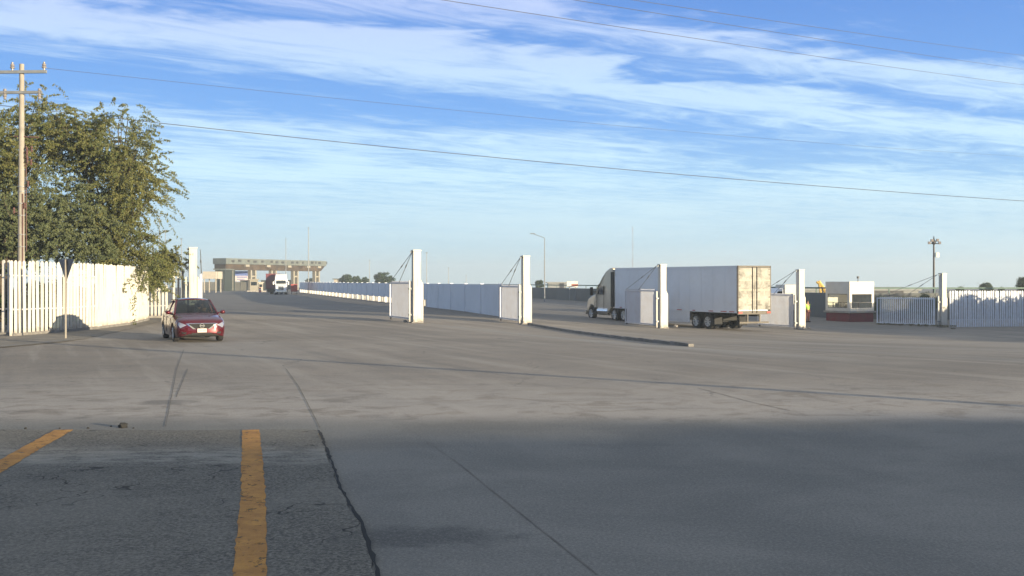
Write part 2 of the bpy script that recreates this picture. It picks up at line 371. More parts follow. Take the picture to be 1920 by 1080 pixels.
def asphaltmat():
    m = bpy.data.materials.new('old_asphalt'); m.use_nodes = True; T = NT(m.node_tree)
    tc = T.n('ShaderNodeTexCoord').outputs['Object']; Y = T.n('ShaderNodeSeparateXYZ', ins={0: tc}).outputs[1]
    st = T.n('ShaderNodeTexVoronoi', ins={'Vector': tc, 'Scale': 55.0}).outputs
    fine = T.noise(tc, 45, 5, .75); mid = T.noise(tc, 1.2, 7, .65, .4); big = T.noise(tc, .4, 4, .6)
    gr = T.noise(tc, 34, 6, .85, .0); g2 = T.noise(tc, 9, 6, .8, .0)
    c = T.mix(T.smooth(gr, .38, .64), (.060, .058, .054, 1), (.24, .225, .195, 1))
    c = T.mix(T.math('MULTIPLY', T.smooth(g2, .52, .62), .40), c, (.05, .05, .048, 1))
    c = T.mix(T.math('MULTIPLY', T.smooth(mid, .5, .72), .40), c, (.095, .093, .088, 1))
    c = T.mix(T.math('MULTIPLY', T.smooth(big, .42, .65), .35), c, (.25, .235, .205, 1))
    spk = T.smooth(st[0], .25, .05)
    c = T.mix(T.math('MULTIPLY', spk, .35), c, (.36, .34, .30, 1))
    crk = T.n('ShaderNodeTexVoronoi', feature='DISTANCE_TO_EDGE', ins={'Vector': T.n('ShaderNodeVectorMath', operation='ADD', ins={0: tc, 1: T.n('ShaderNodeTexNoise', ins={'Vector': tc, 'Scale': 2.5}).outputs[1]}).outputs[0], 'Scale': .9}).outputs[0]
    ck = T.math('MULTIPLY', T.smooth(crk, .018, .004), T.smooth(T.noise(tc, .6, 3), .48, .6))
    c = T.mix(T.math('MULTIPLY', ck, .8), c, (.02, .02, .02, 1))
    band = T.math('MULTIPLY', T.smooth(Y, 11.3, 11.8), T.smooth(Y, 13.0, 12.3))
    band = T.math('MULTIPLY', band, T.smooth(T.noise(T.n('ShaderNodeMapping', ins={0: tc, 3: (1.0, 3.0, 1)}).outputs[0], 1.8, 7, .7), .36, .6))
    c = T.mix(T.math('MULTIPLY', band, .5), c, (.40, .375, .33, 1))
    h = T.math('ADD', fine, T.math('MULTIPLY', ck, -2.0))
    bn = T.n('ShaderNodeBump', ins={'Strength': .5, 'Distance': .012, 'Height': h})
    b = T.n('ShaderNodeBsdfPrincipled', ins={'Base Color': c, 'Roughness': .9, 'Specular IOR Level': .25, 'Normal': bn.outputs[0]})
    T.n('ShaderNodeOutputMaterial', ins={0: b.outputs[0]}); return m
def yellowmat():
    m = bpy.data.materials.new('worn_yellow_paint'); m.use_nodes = True; T = NT(m.node_tree)
    tc = T.n('ShaderNodeTexCoord').outputs['Object']
    c = T.mix(T.smooth(T.noise(tc, 3, 6, .7), .35, .7), (.34, .155, .028, 1), (.50, .245, .045, 1))
    c = T.mix(T.math('MULTIPLY', T.smooth(T.noise(tc, 30, 4, .7), .5, .75), .6), c, (.28, .15, .05, 1))
    holes = T.smooth(T.noise(tc, 7, 9, .8, .5), .55, .60)
    b = T.n('ShaderNodeBsdfPrincipled', ins={'Base Color': c, 'Roughness': .8, 'Normal': T.n('ShaderNodeBump', ins={'Strength': .4, 'Distance': .01, 'Height': T.noise(tc, 40, 4)}).outputs[0]})
    t = T.n('ShaderNodeBsdfTransparent')
    mx = T.n('ShaderNodeMixShader', ins={0: T.math('MULTIPLY', holes, .9), 1: b.outputs[0], 2: t.outputs[0]})
    T.n('ShaderNodeOutputMaterial', ins={0: mx.outputs[0]}); return m
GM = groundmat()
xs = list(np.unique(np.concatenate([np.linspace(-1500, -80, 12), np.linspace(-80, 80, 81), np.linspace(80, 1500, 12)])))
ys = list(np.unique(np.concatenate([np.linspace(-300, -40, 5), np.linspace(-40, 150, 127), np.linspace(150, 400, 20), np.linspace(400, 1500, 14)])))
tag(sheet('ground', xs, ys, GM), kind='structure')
# asphalt lane of the highway, left foreground
edge = [(-.30, 3.0), (-.62, 5.2), (-.92, 7.2), (-1.22, 8.6), (-1.66, 10.2), (-2.02, 11.8), (-2.33, 13.1), (-2.58, 14.15)]
def jag(p, a): return (p[0] + random.uniform(-a, a), p[1] + random.uniform(-a, a))
right = []
for (a, b) in zip(edge[:-1], edge[1:]):
    for k in range(8): t = k / 8; right.append(jag((a[0] + (b[0] - a[0]) * t, a[1] + (b[1] - a[1]) * t), .018))
right.append((-2.58, 14.15))
top = [jag((x, 14.2 + .03 * math.sin(x * 1.7)), .035) for x in np.linspace(-2.75, -30, 130)]
poly = [(-.2, -8)] + right + top + [(-30, -8)]
def slab(name, poly, z0, z1, mat, follow=False):
    n = len(poly)
    v = [(x, y, z0) for x, y in poly] + [(x, y, z1) for x, y in poly]
    f = [tuple(range(n, 2 * n))] + [(i, (i + 1) % n, n + (i + 1) % n, n + i) for i in range(n)]
    return MB().add(v, f).build(name, mat)
tag(slab('road', poly, -.05, .022, asphaltmat()), kind='structure')
YM = yellowmat()
def strip(name, pts, wd, z, mat, jit=.009):
    v = []; P = [Vector((p[0], p[1], 0)) for p in pts]; Q = []
    for a, b in zip(P[:-1], P[1:]):
        k = max(2, int((b - a).length / .12)); Q += [a.lerp(b, i / k) for i in range(k)]
    Q.append(P[-1]); n = len(Q)
    for i, p in enumerate(Q):
        d = (Q[min(i + 1, n - 1)] - Q[max(i - 1, 0)]).normalized(); nn = Vector((-d.y, d.x, 0))
        for s_ in (-1, 1):
            q = p + nn * (s_ * wd / 2 + random.uniform(-jit, jit)); v.append((q.x, q.y, z if z is not None else g(q.x, q.y) + .004))
    f = [(2 * i, 2 * i + 1, 2 * i + 3, 2 * i + 2) for i in range(n - 1)]
    return MB().add(v, f).build(name, mat)
tag(strip('pavement_joint', [(p[0] + .02, p[1]) for p in edge], .03, .0235, pmat('joint_shadow_line', (.025, .025, .025), .95), .012), kind='structure')  # dark line along the asphalt edge: joint gap with its shadow painted in
tag(strip('road_marking', [(-1.25, 5), (-1.77, 7.2), (-2.45, 10.1), (-3.47, 14.17)], .225, .026, YM), kind='structure')
tag(strip('road_marking', [(-4.6, 7.2), (-5.45, 11.3), (-5.72, 12.8), (-5.95, 14.17)], .24, .026, YM), kind='structure')
# slab joints sawn in the concrete
JM = pmat('joint_tar', (.165, .152, .138), .9, var=.3)
for pts, wd in (([(600, 802), (560, 725), (535, 690)], .016), ([(310, 800), (332, 690), (345, 655)], .018),
                ([(330, 745), (352, 692)], .018),
                ([(858, 868), (975, 962), (1120, 1078)], .012), ([(1310, 728), (1400, 752), (1480, 770)], .016),
                ([(760, 800), (858, 868)], .005), ([(1480, 770), (1700, 830), (1900, 890)], .003)):
    q = [at(*p) for p in pts]; tag(strip('pavement_joint', [(p.x, p.y) for p in q], wd, None, JM, .004), kind='structure')
# dark stain across the yard near the slab edge
# pavement at left, in front of the fence
DM = pmat('dusty_pavement', (.215, .19, .16), .95, var=.25, scale=1.2, bump=.5, bscale=12, dirt=(.16, .15, .13), dirt_amt=.6, dscale=.8)
pv = [(-45, 29), (-24, 31), (-15.6, 32.5), (-15.1, 35.5), (-15.2, 38), (-16.2, 44), (-17.6, 52), (-18.8, 60.5), (-26, 60.5), (-45, 44)]
def pave():
    rt = [Vector((p[0], p[1], 0)) for p in pv[2:8]]; rows = []
    for a, b in zip(rt[:-1], rt[1:]): rows += [a.lerp(b, i / 8) for i in range(8)]
    rows.append(rt[-1]); nx = 24; v = []; f = []
    for k, p in enumerate(rows):
        for j in range(nx + 1):
            x = p.x + (-45 - p.x) * (j / nx) ** 1.5 + (.05 * math.sin(k * 1.7) if j == 0 else 0); y = p.y + (j / nx) * (-2.0 if k == 0 else 0)
            v.append((x, y, g(x, y) + .015))
    for k in range(len(rows) - 1):
        for j in range(nx): q = k * (nx + 1) + j; f.append((q, q + 1, q + nx + 2, q + nx + 1))
    return MB().add(v, f).build('pavement', DM, smooth=True)
tag(pave(), kind='structure')
kb = strip('kerb', [(-30, 30.2), (-24, 31), (-15.6, 32.5), (-14.98, 36.6)], .10, .02, M['concrete'], .012)
tag(kb, kind='structure')

# ------------------------------------------------------------------ fences
def slatpoly(w_, h, c=.35):
    return [(-w_ / 2, 0), (w_ / 2, 0), (w_ / 2, h - w_ * .55), (w_ * .28, h - w_ * .08), (0, h), (-w_ * .28, h - w_ * .08), (-w_ / 2, h - w_ * .55)]
def fence(label, pts, h, sp, sw, th, mat, group=None, base=None, slat_turn=None, rails=(.35, .8), zb=None, kerb=True, hj=.02):
    p0 = Vector((pts[0][0], pts[0][1], 0)); z0 = g(*pts[0]) if zb is None else zb
    root = empty('palisade_fence', (p0.x, p0.y, z0), 0, label, 'fence', group)
    mb = MB(); rl = [MB() for _ in rails]; kb = MB(); P = [Vector((p[0], p[1], 0)) for p in pts]; carry = 0
    for a, b in zip(P[:-1], P[1:]):
        L = (b - a).length; d = (b - a) / L; ang = math.atan2(d.y, d.x); s_ = carry
        while s_ < L:
            q = a + d * s_; zz = (g(q.x, q.y) if zb is None else zb) - z0
            t = ang if slat_turn is None else slat_turn
            t += random.uniform(-.05, .05); cs, sn = math.cos(t), math.sin(t); hh = h + random.uniform(-hj, hj); ln = random.uniform(-.012, .012)
            def fn(v, q=q, cs=cs, sn=sn, zz=zz, ln=ln):
                return (q.x - p0.x + v[0] * cs - v[1] * sn + ln * v[2], q.y - p0.y + v[0] * sn + v[1] * cs, zz + v[2])
            mb.prism(slatpoly(sw, hh), -th / 2, th / 2, fn=fn); s_ += sp
        carry = s_ - L
        n = max(1, int(L / 3))
        for i in range(n):
            u = a + d * (L * i / n); v = a + d * (L * (i + 1) / n); m_ = (u + v) / 2; zz = (g(m_.x, m_.y) if zb is None else zb) - z0
            nn = Vector((-d.y, d.x, 0)) * (th / 2 + .03)
            for rk, r_ in enumerate(rails):
                rl[rk].tube((u.x - p0.x + nn.x, u.y - p0.y + nn.y, zz + h * r_), (v.x - p0.x + nn.x, v.y - p0.y + nn.y, zz + h * r_), .025, n=6)
            if kerb: kb.box(((m_.x - p0.x), (m_.y - p0.y), zz + .02), ((v - u).length + .01, th + .16, .18), ang)
    mb.build('slats', mat, root); [q_.build('rail', mat, root) for q_ in rl]
    if kerb: kb.build('footing', M['kerbdark'], root)
    return root
PC = 'white palisade fence sections'
fence('white slat fence at the far left edge, dark gaps between slats under the utility pole', [(-26, 40.6), (-18.75, 40.1)], 2.84, .215, .10, .05, M['fence'])
fence('long curving white slat fence under the trees, with a rounded car shadow on it', [(-18.5, 39.4), (-18.15, 42.1), (-17.95, 46), (-18.2, 50.6), (-19.4, 56.8)], 2.82, .29, .105, .05, M['fence'], slat_turn=R(22))
fence('short low white picket section half covered by drooping branches', [(-20.9, 60.0), (-19.75, 61.6)], 1.95, .25, .12, .05, M['fence'], slat_turn=R(15), hj=.07)
fence('tall white slat section between the low pickets and the first gate post', [(-19.75, 62.3), (-19.0, 62.5)], 2.75, .26, .12, .05, M['fence'], slat_turn=R(15))
fence('white slat fence running off to the right, lower part in shade', [(33.1, 80.5), (62, 88)], 2.75, .2, .125, .04, M['fence_shaded'], rails=(.2, .78), kerb=False)

# ------------------------------------------------------------------ gates
def gate_post(label, x, y, wd=.40, mirror=1, hgt=4.0):
    rz = R(20); r = empty('gate_post', (x, y, g(x, y)), rz, label, 'gate post', 'white gate posts')
    MB().box((0, 0, hgt / 2 - .1), (wd, wd * .9, hgt + .2)).build('column', M['postw'], r, bevel=.02)
    b = MB(); w2 = .17
    b.prism([(wd / 2 + .03, -.1), (wd / 2 + w2, -.1), (wd / 2 + w2, 2.15), (wd / 2 + w2 * .85, 2.2), (wd / 2 + .03, 2.42)], -.08, .20)
    b.box((wd / 2 + .014, .1, 1.1), (.03, .14, 2.4))
    b.build('buttress', M['postw'], r, bevel=.01)
    b = MB(); b.box((-wd / 2 - .14, .06, 1.15), (.11, .12, 2.4)); b.build('hinge_stile', M['postw'], r)
    for z in (.45, 1.9): MB().box((-wd / 2 - .14, .0, z), (.16, .16, .09)).build('hinge', M['metal'], r)
    MB().box((0, 0, .03), (wd + .22, wd + .2, .06)).build('footing', M['kerbdark'], r)
    MB().box((0, 0, hgt + .035), (wd + .05, wd + .02, .07)).build('cap', M['white'], r, bevel=.015)
    MB().box((-wd / 2 - .06, 0, hgt - .05), (.12, .10, .10)).build('stay_bracket', M['metal'], r)
    return r
def gate_leaf(label, x, y, ex, ey, h=2.2, hinge=.24, side=-1, posth=4.0, sw=.09, sp=.125, mt=None):
    mt = mt or M['leafw']
    ang = math.atan2(ey - y, ex - x); L = math.hypot(ex - x, ey - y)
    r = empty('gate_leaf', (x, y, g(x, y)), ang, label, 'gate leaf', 'white slatted gate leaves')
    sl = (g(ex, ey) - g(x, y)) * .3
    f = MB(); x0 = hinge
    f.box(((x0 + L) / 2, 0, .20), (L - x0, .06, .09)); f.box(((x0 + L) / 2, 0, h), (L - x0, .06, .09))
    f.box((x0, 0, h / 2 + .1), (.08, .07, h - .1)); f.box((L, 0, h / 2 + .1), (.08, .07, h - .1))
    f.build('frame', mt, r)
    s_ = MB(); n = int((L - x0 - .1) / sp)
    for i in range(n): s_.box((x0 + .1 + i * sp, -.045, h / 2 + .12), (sw, .022, h - .02))
    s_.build('slats', mt, r)
    for e in (L, x0 + (L - x0) * .55):
        top_ = (.0, 0, posth - .05); t = MB().tube(top_, (e, 0, h + .04), .017, n=5); m_ = Vector(top_).lerp(Vector((e, 0, h + .04)), .45)
        t.tube(m_ - Vector((e, 0, -1.8)).normalized() * .16, m_ + Vector((e, 0, -1.8)).normalized() * .16, .035, n=6)
        t.build('stay_rod', M['metal'], r)
    MB().lathe([(-.03, .0), (-.03, .09), (.03, .09), (.03, .0)], (L - .2, 0, .09), 'y', 12).build('wheel', M['darkmetal'], r)
    return r
GP = [('tall white gate post farthest left, behind the red car', -18.55, 62.0, 362), ('tall white gate post beside the end of the low slatted barrier', -5.35, 59.6, 782), ('white gate post where the raised kerb starts', .8, 63.4, 987),
      ('white gate post in front of the trailer side', 9.50, 67.5, 1242), ('white gate post beside the worker in the yellow vest, foot in shade', 19.45, 72.0, 1504), ('farthest white gate post, right of the guard booth', 32.3, 80.0, 1772)]
for lb, x, y, px in GP: gate_post(lb, x, y, .44 if px < 900 else .42)
gate_leaf('sunlit gate leaf folded back behind the red car roof', -18.2, 62.3, -19.55, 67.2, 2.45)
gate_leaf('shaded gate leaf left of the post at the end of the low barrier', -5.6, 59.8, -7.35, 64.3)
gate_leaf('shaded gate leaf hiding the end of the long pale wall', .5, 63.6, -.75, 68.0)
gate_leaf('shaded gate leaf standing in front of the trailer skirt', 9.2, 67.8, 7.7, 72.3, 2.35)
gate_leaf('sunlit gate leaf showing behind the trailer rear bumper', 19.15, 72.2, 17.6, 76.2, 2.3)
gate_leaf('gate leaf between the guard booth and the farthest post, upper edge lit', 32.0, 80.2, 28.7, 83.8, 2.12, sw=.085, sp=.16, mt=M['fence_shaded'])
# raised kerb between lanes
a, b = Vector((1.0, 62.6, 0)), at(1296, 650)
kr = MB(); n = 14
for i in range(n):
    u, v = a.lerp(b, i / n), a.lerp(b, (i + 1) / n); m_ = (u + v) / 2; d = v - u
    kr.box((m_.x, m_.y, g(m_.x, m_.y) + .0), (math.hypot(d.x, d.y) - .006, .20, .24), math.atan2(d.y, d.x))
k = kr.build('lane_kerb', M['kerbdark']); tag(k, 'long raised concrete kerb running from a gate post out into the open yard', 'kerb')

# ------------------------------------------------------------------ long pale wall and low barrier
wa, wb = Vector((-48, 242, 0)), Vector((.6, 70.5, 0))
def long_wall(name, label, a, b, ztop, th, mat, cat, seg=5.0, capn=None, panels=True, hgt=None, gap=-.3):
    r = empty(name, (a.x, a.y, g(a.x, a.y)), 0, label, cat)
    z0 = g(a.x, a.y); L = (b - a).length; d = (b - a) / L; n = int(L / seg); ang = math.atan2(d.y, d.x); mb = MB(); ps = MB()
    for i in range(n):
        u, v = a + d * (L * i / n), a + d * (L * (i + 1) / n); m_ = (u + v) / 2; gz = g(m_.x, m_.y) - z0
        zt = (ztop if hgt is None else gz + z0 + hgt) - z0
        mb.box((m_.x - a.x, m_.y - a.y, (gz + gap + zt) / 2), (L / n - .03, th, zt - gz - gap), ang)
        ps.box((u.x - a.x, u.y - a.y, (gz - .3 + zt + .06) / 2), (.22, th + .10, zt - gz + .36), ang)
    mb.build('wall_panels', mat, r)
    if panels: ps.build('pilasters', mat, r)
    return r
wm = Vector((-8.1, 102.4, 0))
long_wall('boundary_wall', 'far half of the long pale wall, open at its foot above a row of white pickets', wa, wm, 1.76, .15, M['wallw'], 'wall', gap=.72)
long_wall('boundary_wall', 'near half of the long pale wall, solid to the ground between two gate posts', wm, wb, 1.76, .15, M['wallw'], 'wall')
# low barrier: white short uprights on a base
r = empty('low_barrier', (-46, 232, g(-46, 232)), 0, 'row of short white sunlit pickets under the far half of the long pale wall', 'barrier')
ba, bb = Vector((-48.0, 242, 0)), Vector((-8.15, 102.6, 0)); z0 = g(-46, 232)
mb = MB(); bs = MB(); n = 118; d = (bb - ba).normalized()
for i in range(n):
    q = ba.lerp(bb, i / (n - 1)); zz = g(q.x, q.y) - z0
    t_ = mb if i < n - 100 else MB()
    t_.box((q.x + 46, q.y - 232, zz + .34), (.10, .05, .66), R(12))
    if i >= n - 100: t_.build('picket', M['fence'], r)
for i in range(30):
    u, v = ba.lerp(bb, i / 30), ba.lerp(bb, (i + 1) / 30); m_ = (u + v) / 2
    bs.box((m_.x + 46, m_.y - 232, g(m_.x, m_.y) - z0 + .0), ((v - u).length, .3, .12), math.atan2(d.y, d.x))
tag(mb.build('far_pickets', M['fence'], r), kind='stuff'); bs.build('base', M['kerbdark'], r)
# barrier in front of the toll plaza, at left
long_wall('boundary_wall', 'cream concrete barrier in front of the toll plaza, behind the red car', Vector((-92, 297, 0)), Vector((-68, 290, 0)), 1.75, .3, pmat('barrier_cream', (.20, .195, .17), .85, var=.12, scale=.4), 'wall', 3)
# retaining wall on the right
RW = [Vector((-6, 209, 0)), Vector((7, 167, 0)), Vector((29.5, 95, 0)), Vector((75, 97, 0))]
r = empty('retaining_wall', (7, 167, g(7, 167)), 0, 'dark grey retaining wall across the background behind truck and guard booth', 'wall')
rr = empty('guard_rail', (7, 167, g(7, 167) + 2.2), 0, 'green-grey guard rail on posts along the top of the dark retaining wall', 'rail')
mb = MB(); rl = MB(); pp = MB(); z0 = g(7, 167)
for a, b in zip(RW[:-1], RW[1:]):
    L = (b - a).length; n = int(L / 4); d = (b - a) / L; ang = math.atan2(d.y, d.x)
    for i in range(n):
        u, v = a + d * (L * i / n), a + d * (L * (i + 1) / n); m_ = (u + v) / 2; gz = g(m_.x, m_.y)
        zt = .93
        mb.box((m_.x - 7, m_.y - 167, (gz - .3 + zt) / 2 - z0), (L / n - .03, .3, zt - gz + .3), ang)
        pp.box((u.x - 7, u.y - 167, .93 - z0 - 2.2 + .22), (.08, .08, .46), ang)
        rl.box((m_.x - 7, m_.y - 167, 1.37 - z0 - 2.2), (L / n, .12, .14), ang)
mb.build('wall_panels', M['wallg'], r); each(pp, 'post', M['rail'], rr); rl.build('rail', M['rail'], rr)

# ------------------------------------------------------------------ wheels
def wheel(parent, x, y, z, rad, wid, side, rimmat, dual=False):
    pr = [(-wid / 2, rad * .62), (-wid / 2, rad * .93), (-wid / 2 * .7, rad), (wid / 2 * .7, rad), (wid / 2, rad * .93), (wid / 2, rad * .62)]
    t = MB().lathe(pr, (0, 0, 0), 'y', 24)
    if dual: t.lathe(pr, (0, -side * (wid + .05), 0), 'y', 24)
    t.lathe([(-.02, 0), (-.02, rad * .64), (.02, rad * .64), (.02, 0)], (0, 0, 0), 'y', 16)
    o = t.build('wheel', M['black'], parent, smooth=False); o.location = (x, y, z)
    q = MB(); k = side * wid / 2
    q.lathe([(k * .75, rad * .60), (k * 1.02, rad * .64), (k * .95, rad * .58), (k * .75, rad * .56)], (0, 0, 0), 'y', 24)
    q.lathe([(k * .55, 0), (k * .9, 0.001), (k * .92, rad * .14), (k * .6, rad * .17)], (0, 0, 0), 'y', 12)
    for i in range(7 if rad < .4 else 8):
        a_ = 2 * math.pi * i / (7 if rad < .4 else 8); ca, sa = math.cos(a_), math.sin(a_)
        p = Vector((ca * rad * .12, k * .86, sa * rad * .12)); e = Vector((ca * rad * .6, k * .9, sa * rad * .6)); q.tube(p, e, rad * .075, rad * .095, 6)
    q.build('rim', rimmat, o)
    return o

# ------------------------------------------------------------------ people
def skin_figure(name, verts, edges, radii, mat, parent=None, loc=(0, 0, 0), rz=0, root=0):
    me = bpy.data.meshes.new(name); me.from_pydata(verts, edges, []); me.materials.append(mat)
    o = bpy.data.objects.new(name, me); COL.objects.link(o)
    if parent: o.parent = parent
    o.location = loc; o.rotation_euler.z = rz
    m = o.modifiers.new('skin', 'SKIN'); m.use_smooth_shade = True
    for i, r_ in enumerate(radii):
        sv = me.skin_vertices[0].data[i]; sv.radius = (r_, r_) if not isinstance(r_, tuple) else r_; sv.use_root = (i == root)
    s_ = o.modifiers.new('sub', 'SUBSURF'); s_.levels = 1; s_.render_levels = 2
    return o
def head_parts(parent, hz, fx=1, hat=None):
    # face points toward +x
    n = MB(); n.add([(.095, 0, hz + .035), (.128, -.014, hz - .012), (.128, .014, hz - .012), (.095, 0, hz - .022)], [(0, 1, 2), (1, 3, 2), (0, 3, 1), (0, 2, 3)]); n.build('nose', M['skin'], parent)
    h = MB(); h.lathe([(-.02, .098), (.03, .108), (.08, .095), (.115, .06), (.13, .0)], (-.018, 0, hz), 'z', 14); h.build('hair' if not hat else 'cap', hat or M['hair'], parent, smooth=True)
    e = MB()
    for s_ in (-1, 1): e.lathe([(-.008, .0), (0, .012), (.008, 0)], (.094, s_ * .032, hz + .015), 'y', 6)
    each(e, 'eye', M['hair'], parent)

# worker in hi-vis vest, standing beside the post
pw = PY(1514, 86)
W = tag(bpy.data.objects.new('x', None), None)
bpy.data.objects.remove(W)
def worker(loc, rz, label):
    v = [(0, 0, .95), (0, 0, 1.15), (0, 0, 1.38), (0, 0, 1.50), (.015, 0, 1.60), (.02, 0, 1.70),          # 0-5 pelvis..head
         (0, .10, .90), (.03, .11, .50), (-.01, .12, .09), (.14, .14, .04),                                 # 6-9 left leg
         (0, -.10, .90), (-.02, -.11, .50), (-.05, -.12, .09), (.10, -.14, .04),                            # 10-13 right leg
         (0, .19, 1.42), (-.03, .25, 1.14), (.08, .24, .90), (.12, .235, .82),                              # 14-17
         (0, -.19, 1.42), (.0, -.26, 1.14), (.16, -.22, .98), (.22, -.20, .95)]
    e = [(0, 1), (1, 2), (2, 3), (3, 4), (4, 5), (0, 6), (6, 7), (7, 8), (8, 9), (0, 10), (10, 11), (11, 12), (12, 13), (2, 14), (14, 15), (15, 16), (16, 17), (2, 18), (18, 19), (19, 20), (20, 21)]
    r = [(.15, .12), (.15, .11), (.16, .11), .06, .085, .09, .09, .065, .045, .035, .09, .065, .045, .035, .055, .042, .032, .03, .055, .042, .032, .03]
    o = skin_figure('person', v, e, r, M['skin'], None, loc, rz)
    tag(o, 'worker in a yellow-green vest half hidden behind a gate post', 'person')
    def cloth(nm, idx, grow, mat):
        mp = {k: i for i, k in enumerate(idx)}
        ee = [(mp[a], mp[b]) for a, b in e if a in mp and b in mp]
        rr_ = [tuple(q + grow for q in r[i]) if isinstance(r[i], tuple) else r[i] + grow for i in idx]
        skin_figure(nm, [v[i] for i in idx], ee, rr_, mat, o)
    cloth('vest', [0, 1, 2, 14, 15, 18, 19], .022, M['hivis'])
    cloth('trousers', [0, 6, 7, 8, 10, 11, 12], .018, M['trous'])
    bt = MB()
    for (x, y) in ((.05, .13), (.02, -.13)): bt.box((x, y, .05), (.27, .10, .10))
    each(bt, 'boot', M['black'], o, bevel=.02)
    head_parts(o, 1.66)
    for (x, y, z, s_) in ((.13, .235, .80, 1), (.25, -.19, .94, -1)):
        hd = MB()
        for k in range(4):
            a_ = Vector((x, y + (k - 1.5) * .018, z)); b_ = a_ + Vector((.03, 0, -.045 - .006 * (k % 2))); hd.tube(a_, b_, .009, .007, 6); hd.tube(b_, b_ + Vector((-.01, 0, -.03)), .007, .006, 6)
        hd.tube((x + .01, y - s_ * .03, z + .01), (x + .035, y - s_ * .045, z - .03), .010, .008, 6)
        hd.build('hand', M['skin'], o)
    return o
worker(pw, R(-60), '')

# ------------------------------------------------------------------ sedan
def build_sedan(loc, rz):
    root = empty('parked_sedan', loc, rz, 'dark red four-door saloon car driving out past the white fence', 'car')
    root.name = 'sedan_car'
    #  x,   hw,   zb,  zshoulder, ztop
    K = [(2.225, .46, .30, .60, .63), (2.19, .62, .24, .655, .69), (2.10, .745, .205, .705, .755), (1.97, .80, .19, .75, .80), (1.75, .835, .19, .80, .86), (1.35, .85, .19, .86, .93),
         (.98, .85, .19, .915, .99), (.3, .85, .19, .93, .95), (-.6, .85, .19, .955, .97), (-1.45, .845, .19, .985, 1.03), (-1.85, .82, .20, .99, 1.05), (-2.08, .77, .24, .96, 1.02), (-2.18, .68, .28, .88, .92), (-2.215, .5, .34, .70, .72)]
    K = K[::-1]; ka = np.array(K)
    xs_ = sorted(set([round(k[0], 3) for k in K] + list(np.round(np.linspace(-2.0, 2.0, 61), 3))))
    ax = (1.33, -1.27); rows = []
    for x in xs_:
        hw, zb, zs, zt = [float(np.interp(x, ka[:, 0], ka[:, j])) for j in (1, 2, 3, 4)]
        zz = zb
        for a_ in ax:
            dx = abs(x - a_)
            if dx < .365: zz = max(zz, .30 + math.sqrt(.365 ** 2 - dx * dx))
        flare = .0
        rows.append([(hw * .95, zz), (hw * .985, max(zz, .33)), (hw, max(zz + .004, .52)), (hw * .985, max(zz + .008, zs - .13)), (hw * .93, zs - .02), (hw * .86, zs + (zt - zs) * .35), (hw * .6, zs + (zt - zs) * .8), (0, zt)])
    v = []; f = []; mi = []; n = len(rows[0]); W = 2 * n - 1
    for x, rw in zip(xs_, rows):
        full = [(-y, z) for y, z in rw] + [(y, z) for y, z in rw[::-1][1:]]
        v += [(x, y, z) for y, z in full]
    for i in range(len(xs_) - 1):
        for j in range(W - 1):
            f.append((i * W + j, i * W + j + 1, (i + 1) * W + j + 1, (i + 1) * W + j))
            xm = (xs_[i] + xs_[i + 1]) / 2
            mi.append(1 if (-1.4 < xm < .85 and 4 <= j < W - 5) else 0)
        f.append((i * W, (i + 1) * W, (i + 1) * W + W - 1, i * W + W - 1)); mi.append(1)
    f.append(tuple(range(W))); mi.append(0); f.append(tuple(range((len(xs_) - 1) * W, len(xs_) * W))[::-1]); mi.append(0)
    mb = MB(); mb.v = v; mb.f = f; mb.m = mi
    body = mb.build('body', [M['red'], M['under']], root, smooth=True)
    es = body.modifiers.new('es', 'EDGE_SPLIT'); es.split_angle = R(50)
    tree = BVHTree.FromPolygons([Vector(p) for p in v], f)
    def patch(name, c4, mat, off=.008, nu=10, nv=4, parent=None, mats=None, origin_x=4.0):
        vv = []; ff = []
        for i in range(nu + 1):
            for j in range(nv + 1):
                a_, b_ = i / nu, j / nv
                p = [c4[0][k] * (1 - a_) * (1 - b_) + c4[1][k] * a_ * (1 - b_) + c4[2][k] * a_ * b_ + c4[3][k] * (1 - a_) * b_ for k in (0, 1)]
                hit = tree.ray_cast(Vector((origin_x, p[0], p[1])), Vector((-1, 0, 0)))
                h = hit[0].x if hit[0] else 2.0
                vv.append((h + off, p[0], p[1]))
        for i in range(nu):
            for j in range(nv): ff.append((i * (nv + 1) + j, (i + 1) * (nv + 1) + j, (i + 1) * (nv + 1) + j + 1, i * (nv + 1) + j + 1))
        return MB().add(vv, ff).build(name, mat, parent or root, smooth=True)
    # front end (y,z)
    patch('grille', [(-.46, .645), (.46, .645), (.27, .485), (-.27, .485)], M['black'], .006, 12, 4)
    for s_ in (-1, 1):
        patch('grille_chrome', [(s_ * .47, .655), (s_ * .53, .655), (s_ * .285, .46), (s_ * .20, .46)], M['chrome'], .014, 4, 8)
        patch('headlight', [(s_ * .50, .60), (s_ * .73, .70), (s_ * .765, .62), (s_ * .70, .50)], M['lens'], .012, 8, 4)
        patch('fog_lamp_pocket', [(s_ * .50, .36), (s_ * .66, .37), (s_ * .64, .30), (s_ * .52, .29)], M['black'], .006, 3, 3)
    patch('grille_bar', [(-.46, .665), (.46, .665), (.46, .645), (-.46, .645)], M['chrome'], .016, 12, 1)
    patch('lower_intake', [(-.36, .335), (.36, .335), (.32, .295), (-.32, .295)], M['black'], .006, 12, 2)
    e = MB(); e.lathe([(-.01, .062), (-.01, .08), (.01, .08), (.01, .062), (-.01, .062)], (0, 0, 0), 'y', 20); e.box((0, 0, 0), (.17, .03, .035))
    eo = e.build('badge', M['chrome'], root); eo.location = (2.26, 0, .575); eo.rotation_euler.z = R(90)
    pl = MB().box((2.262, 0, .415), (.012, .31, .135)).build('number_plate', M['plate'], root, bevel=.004)
    ik = MB()
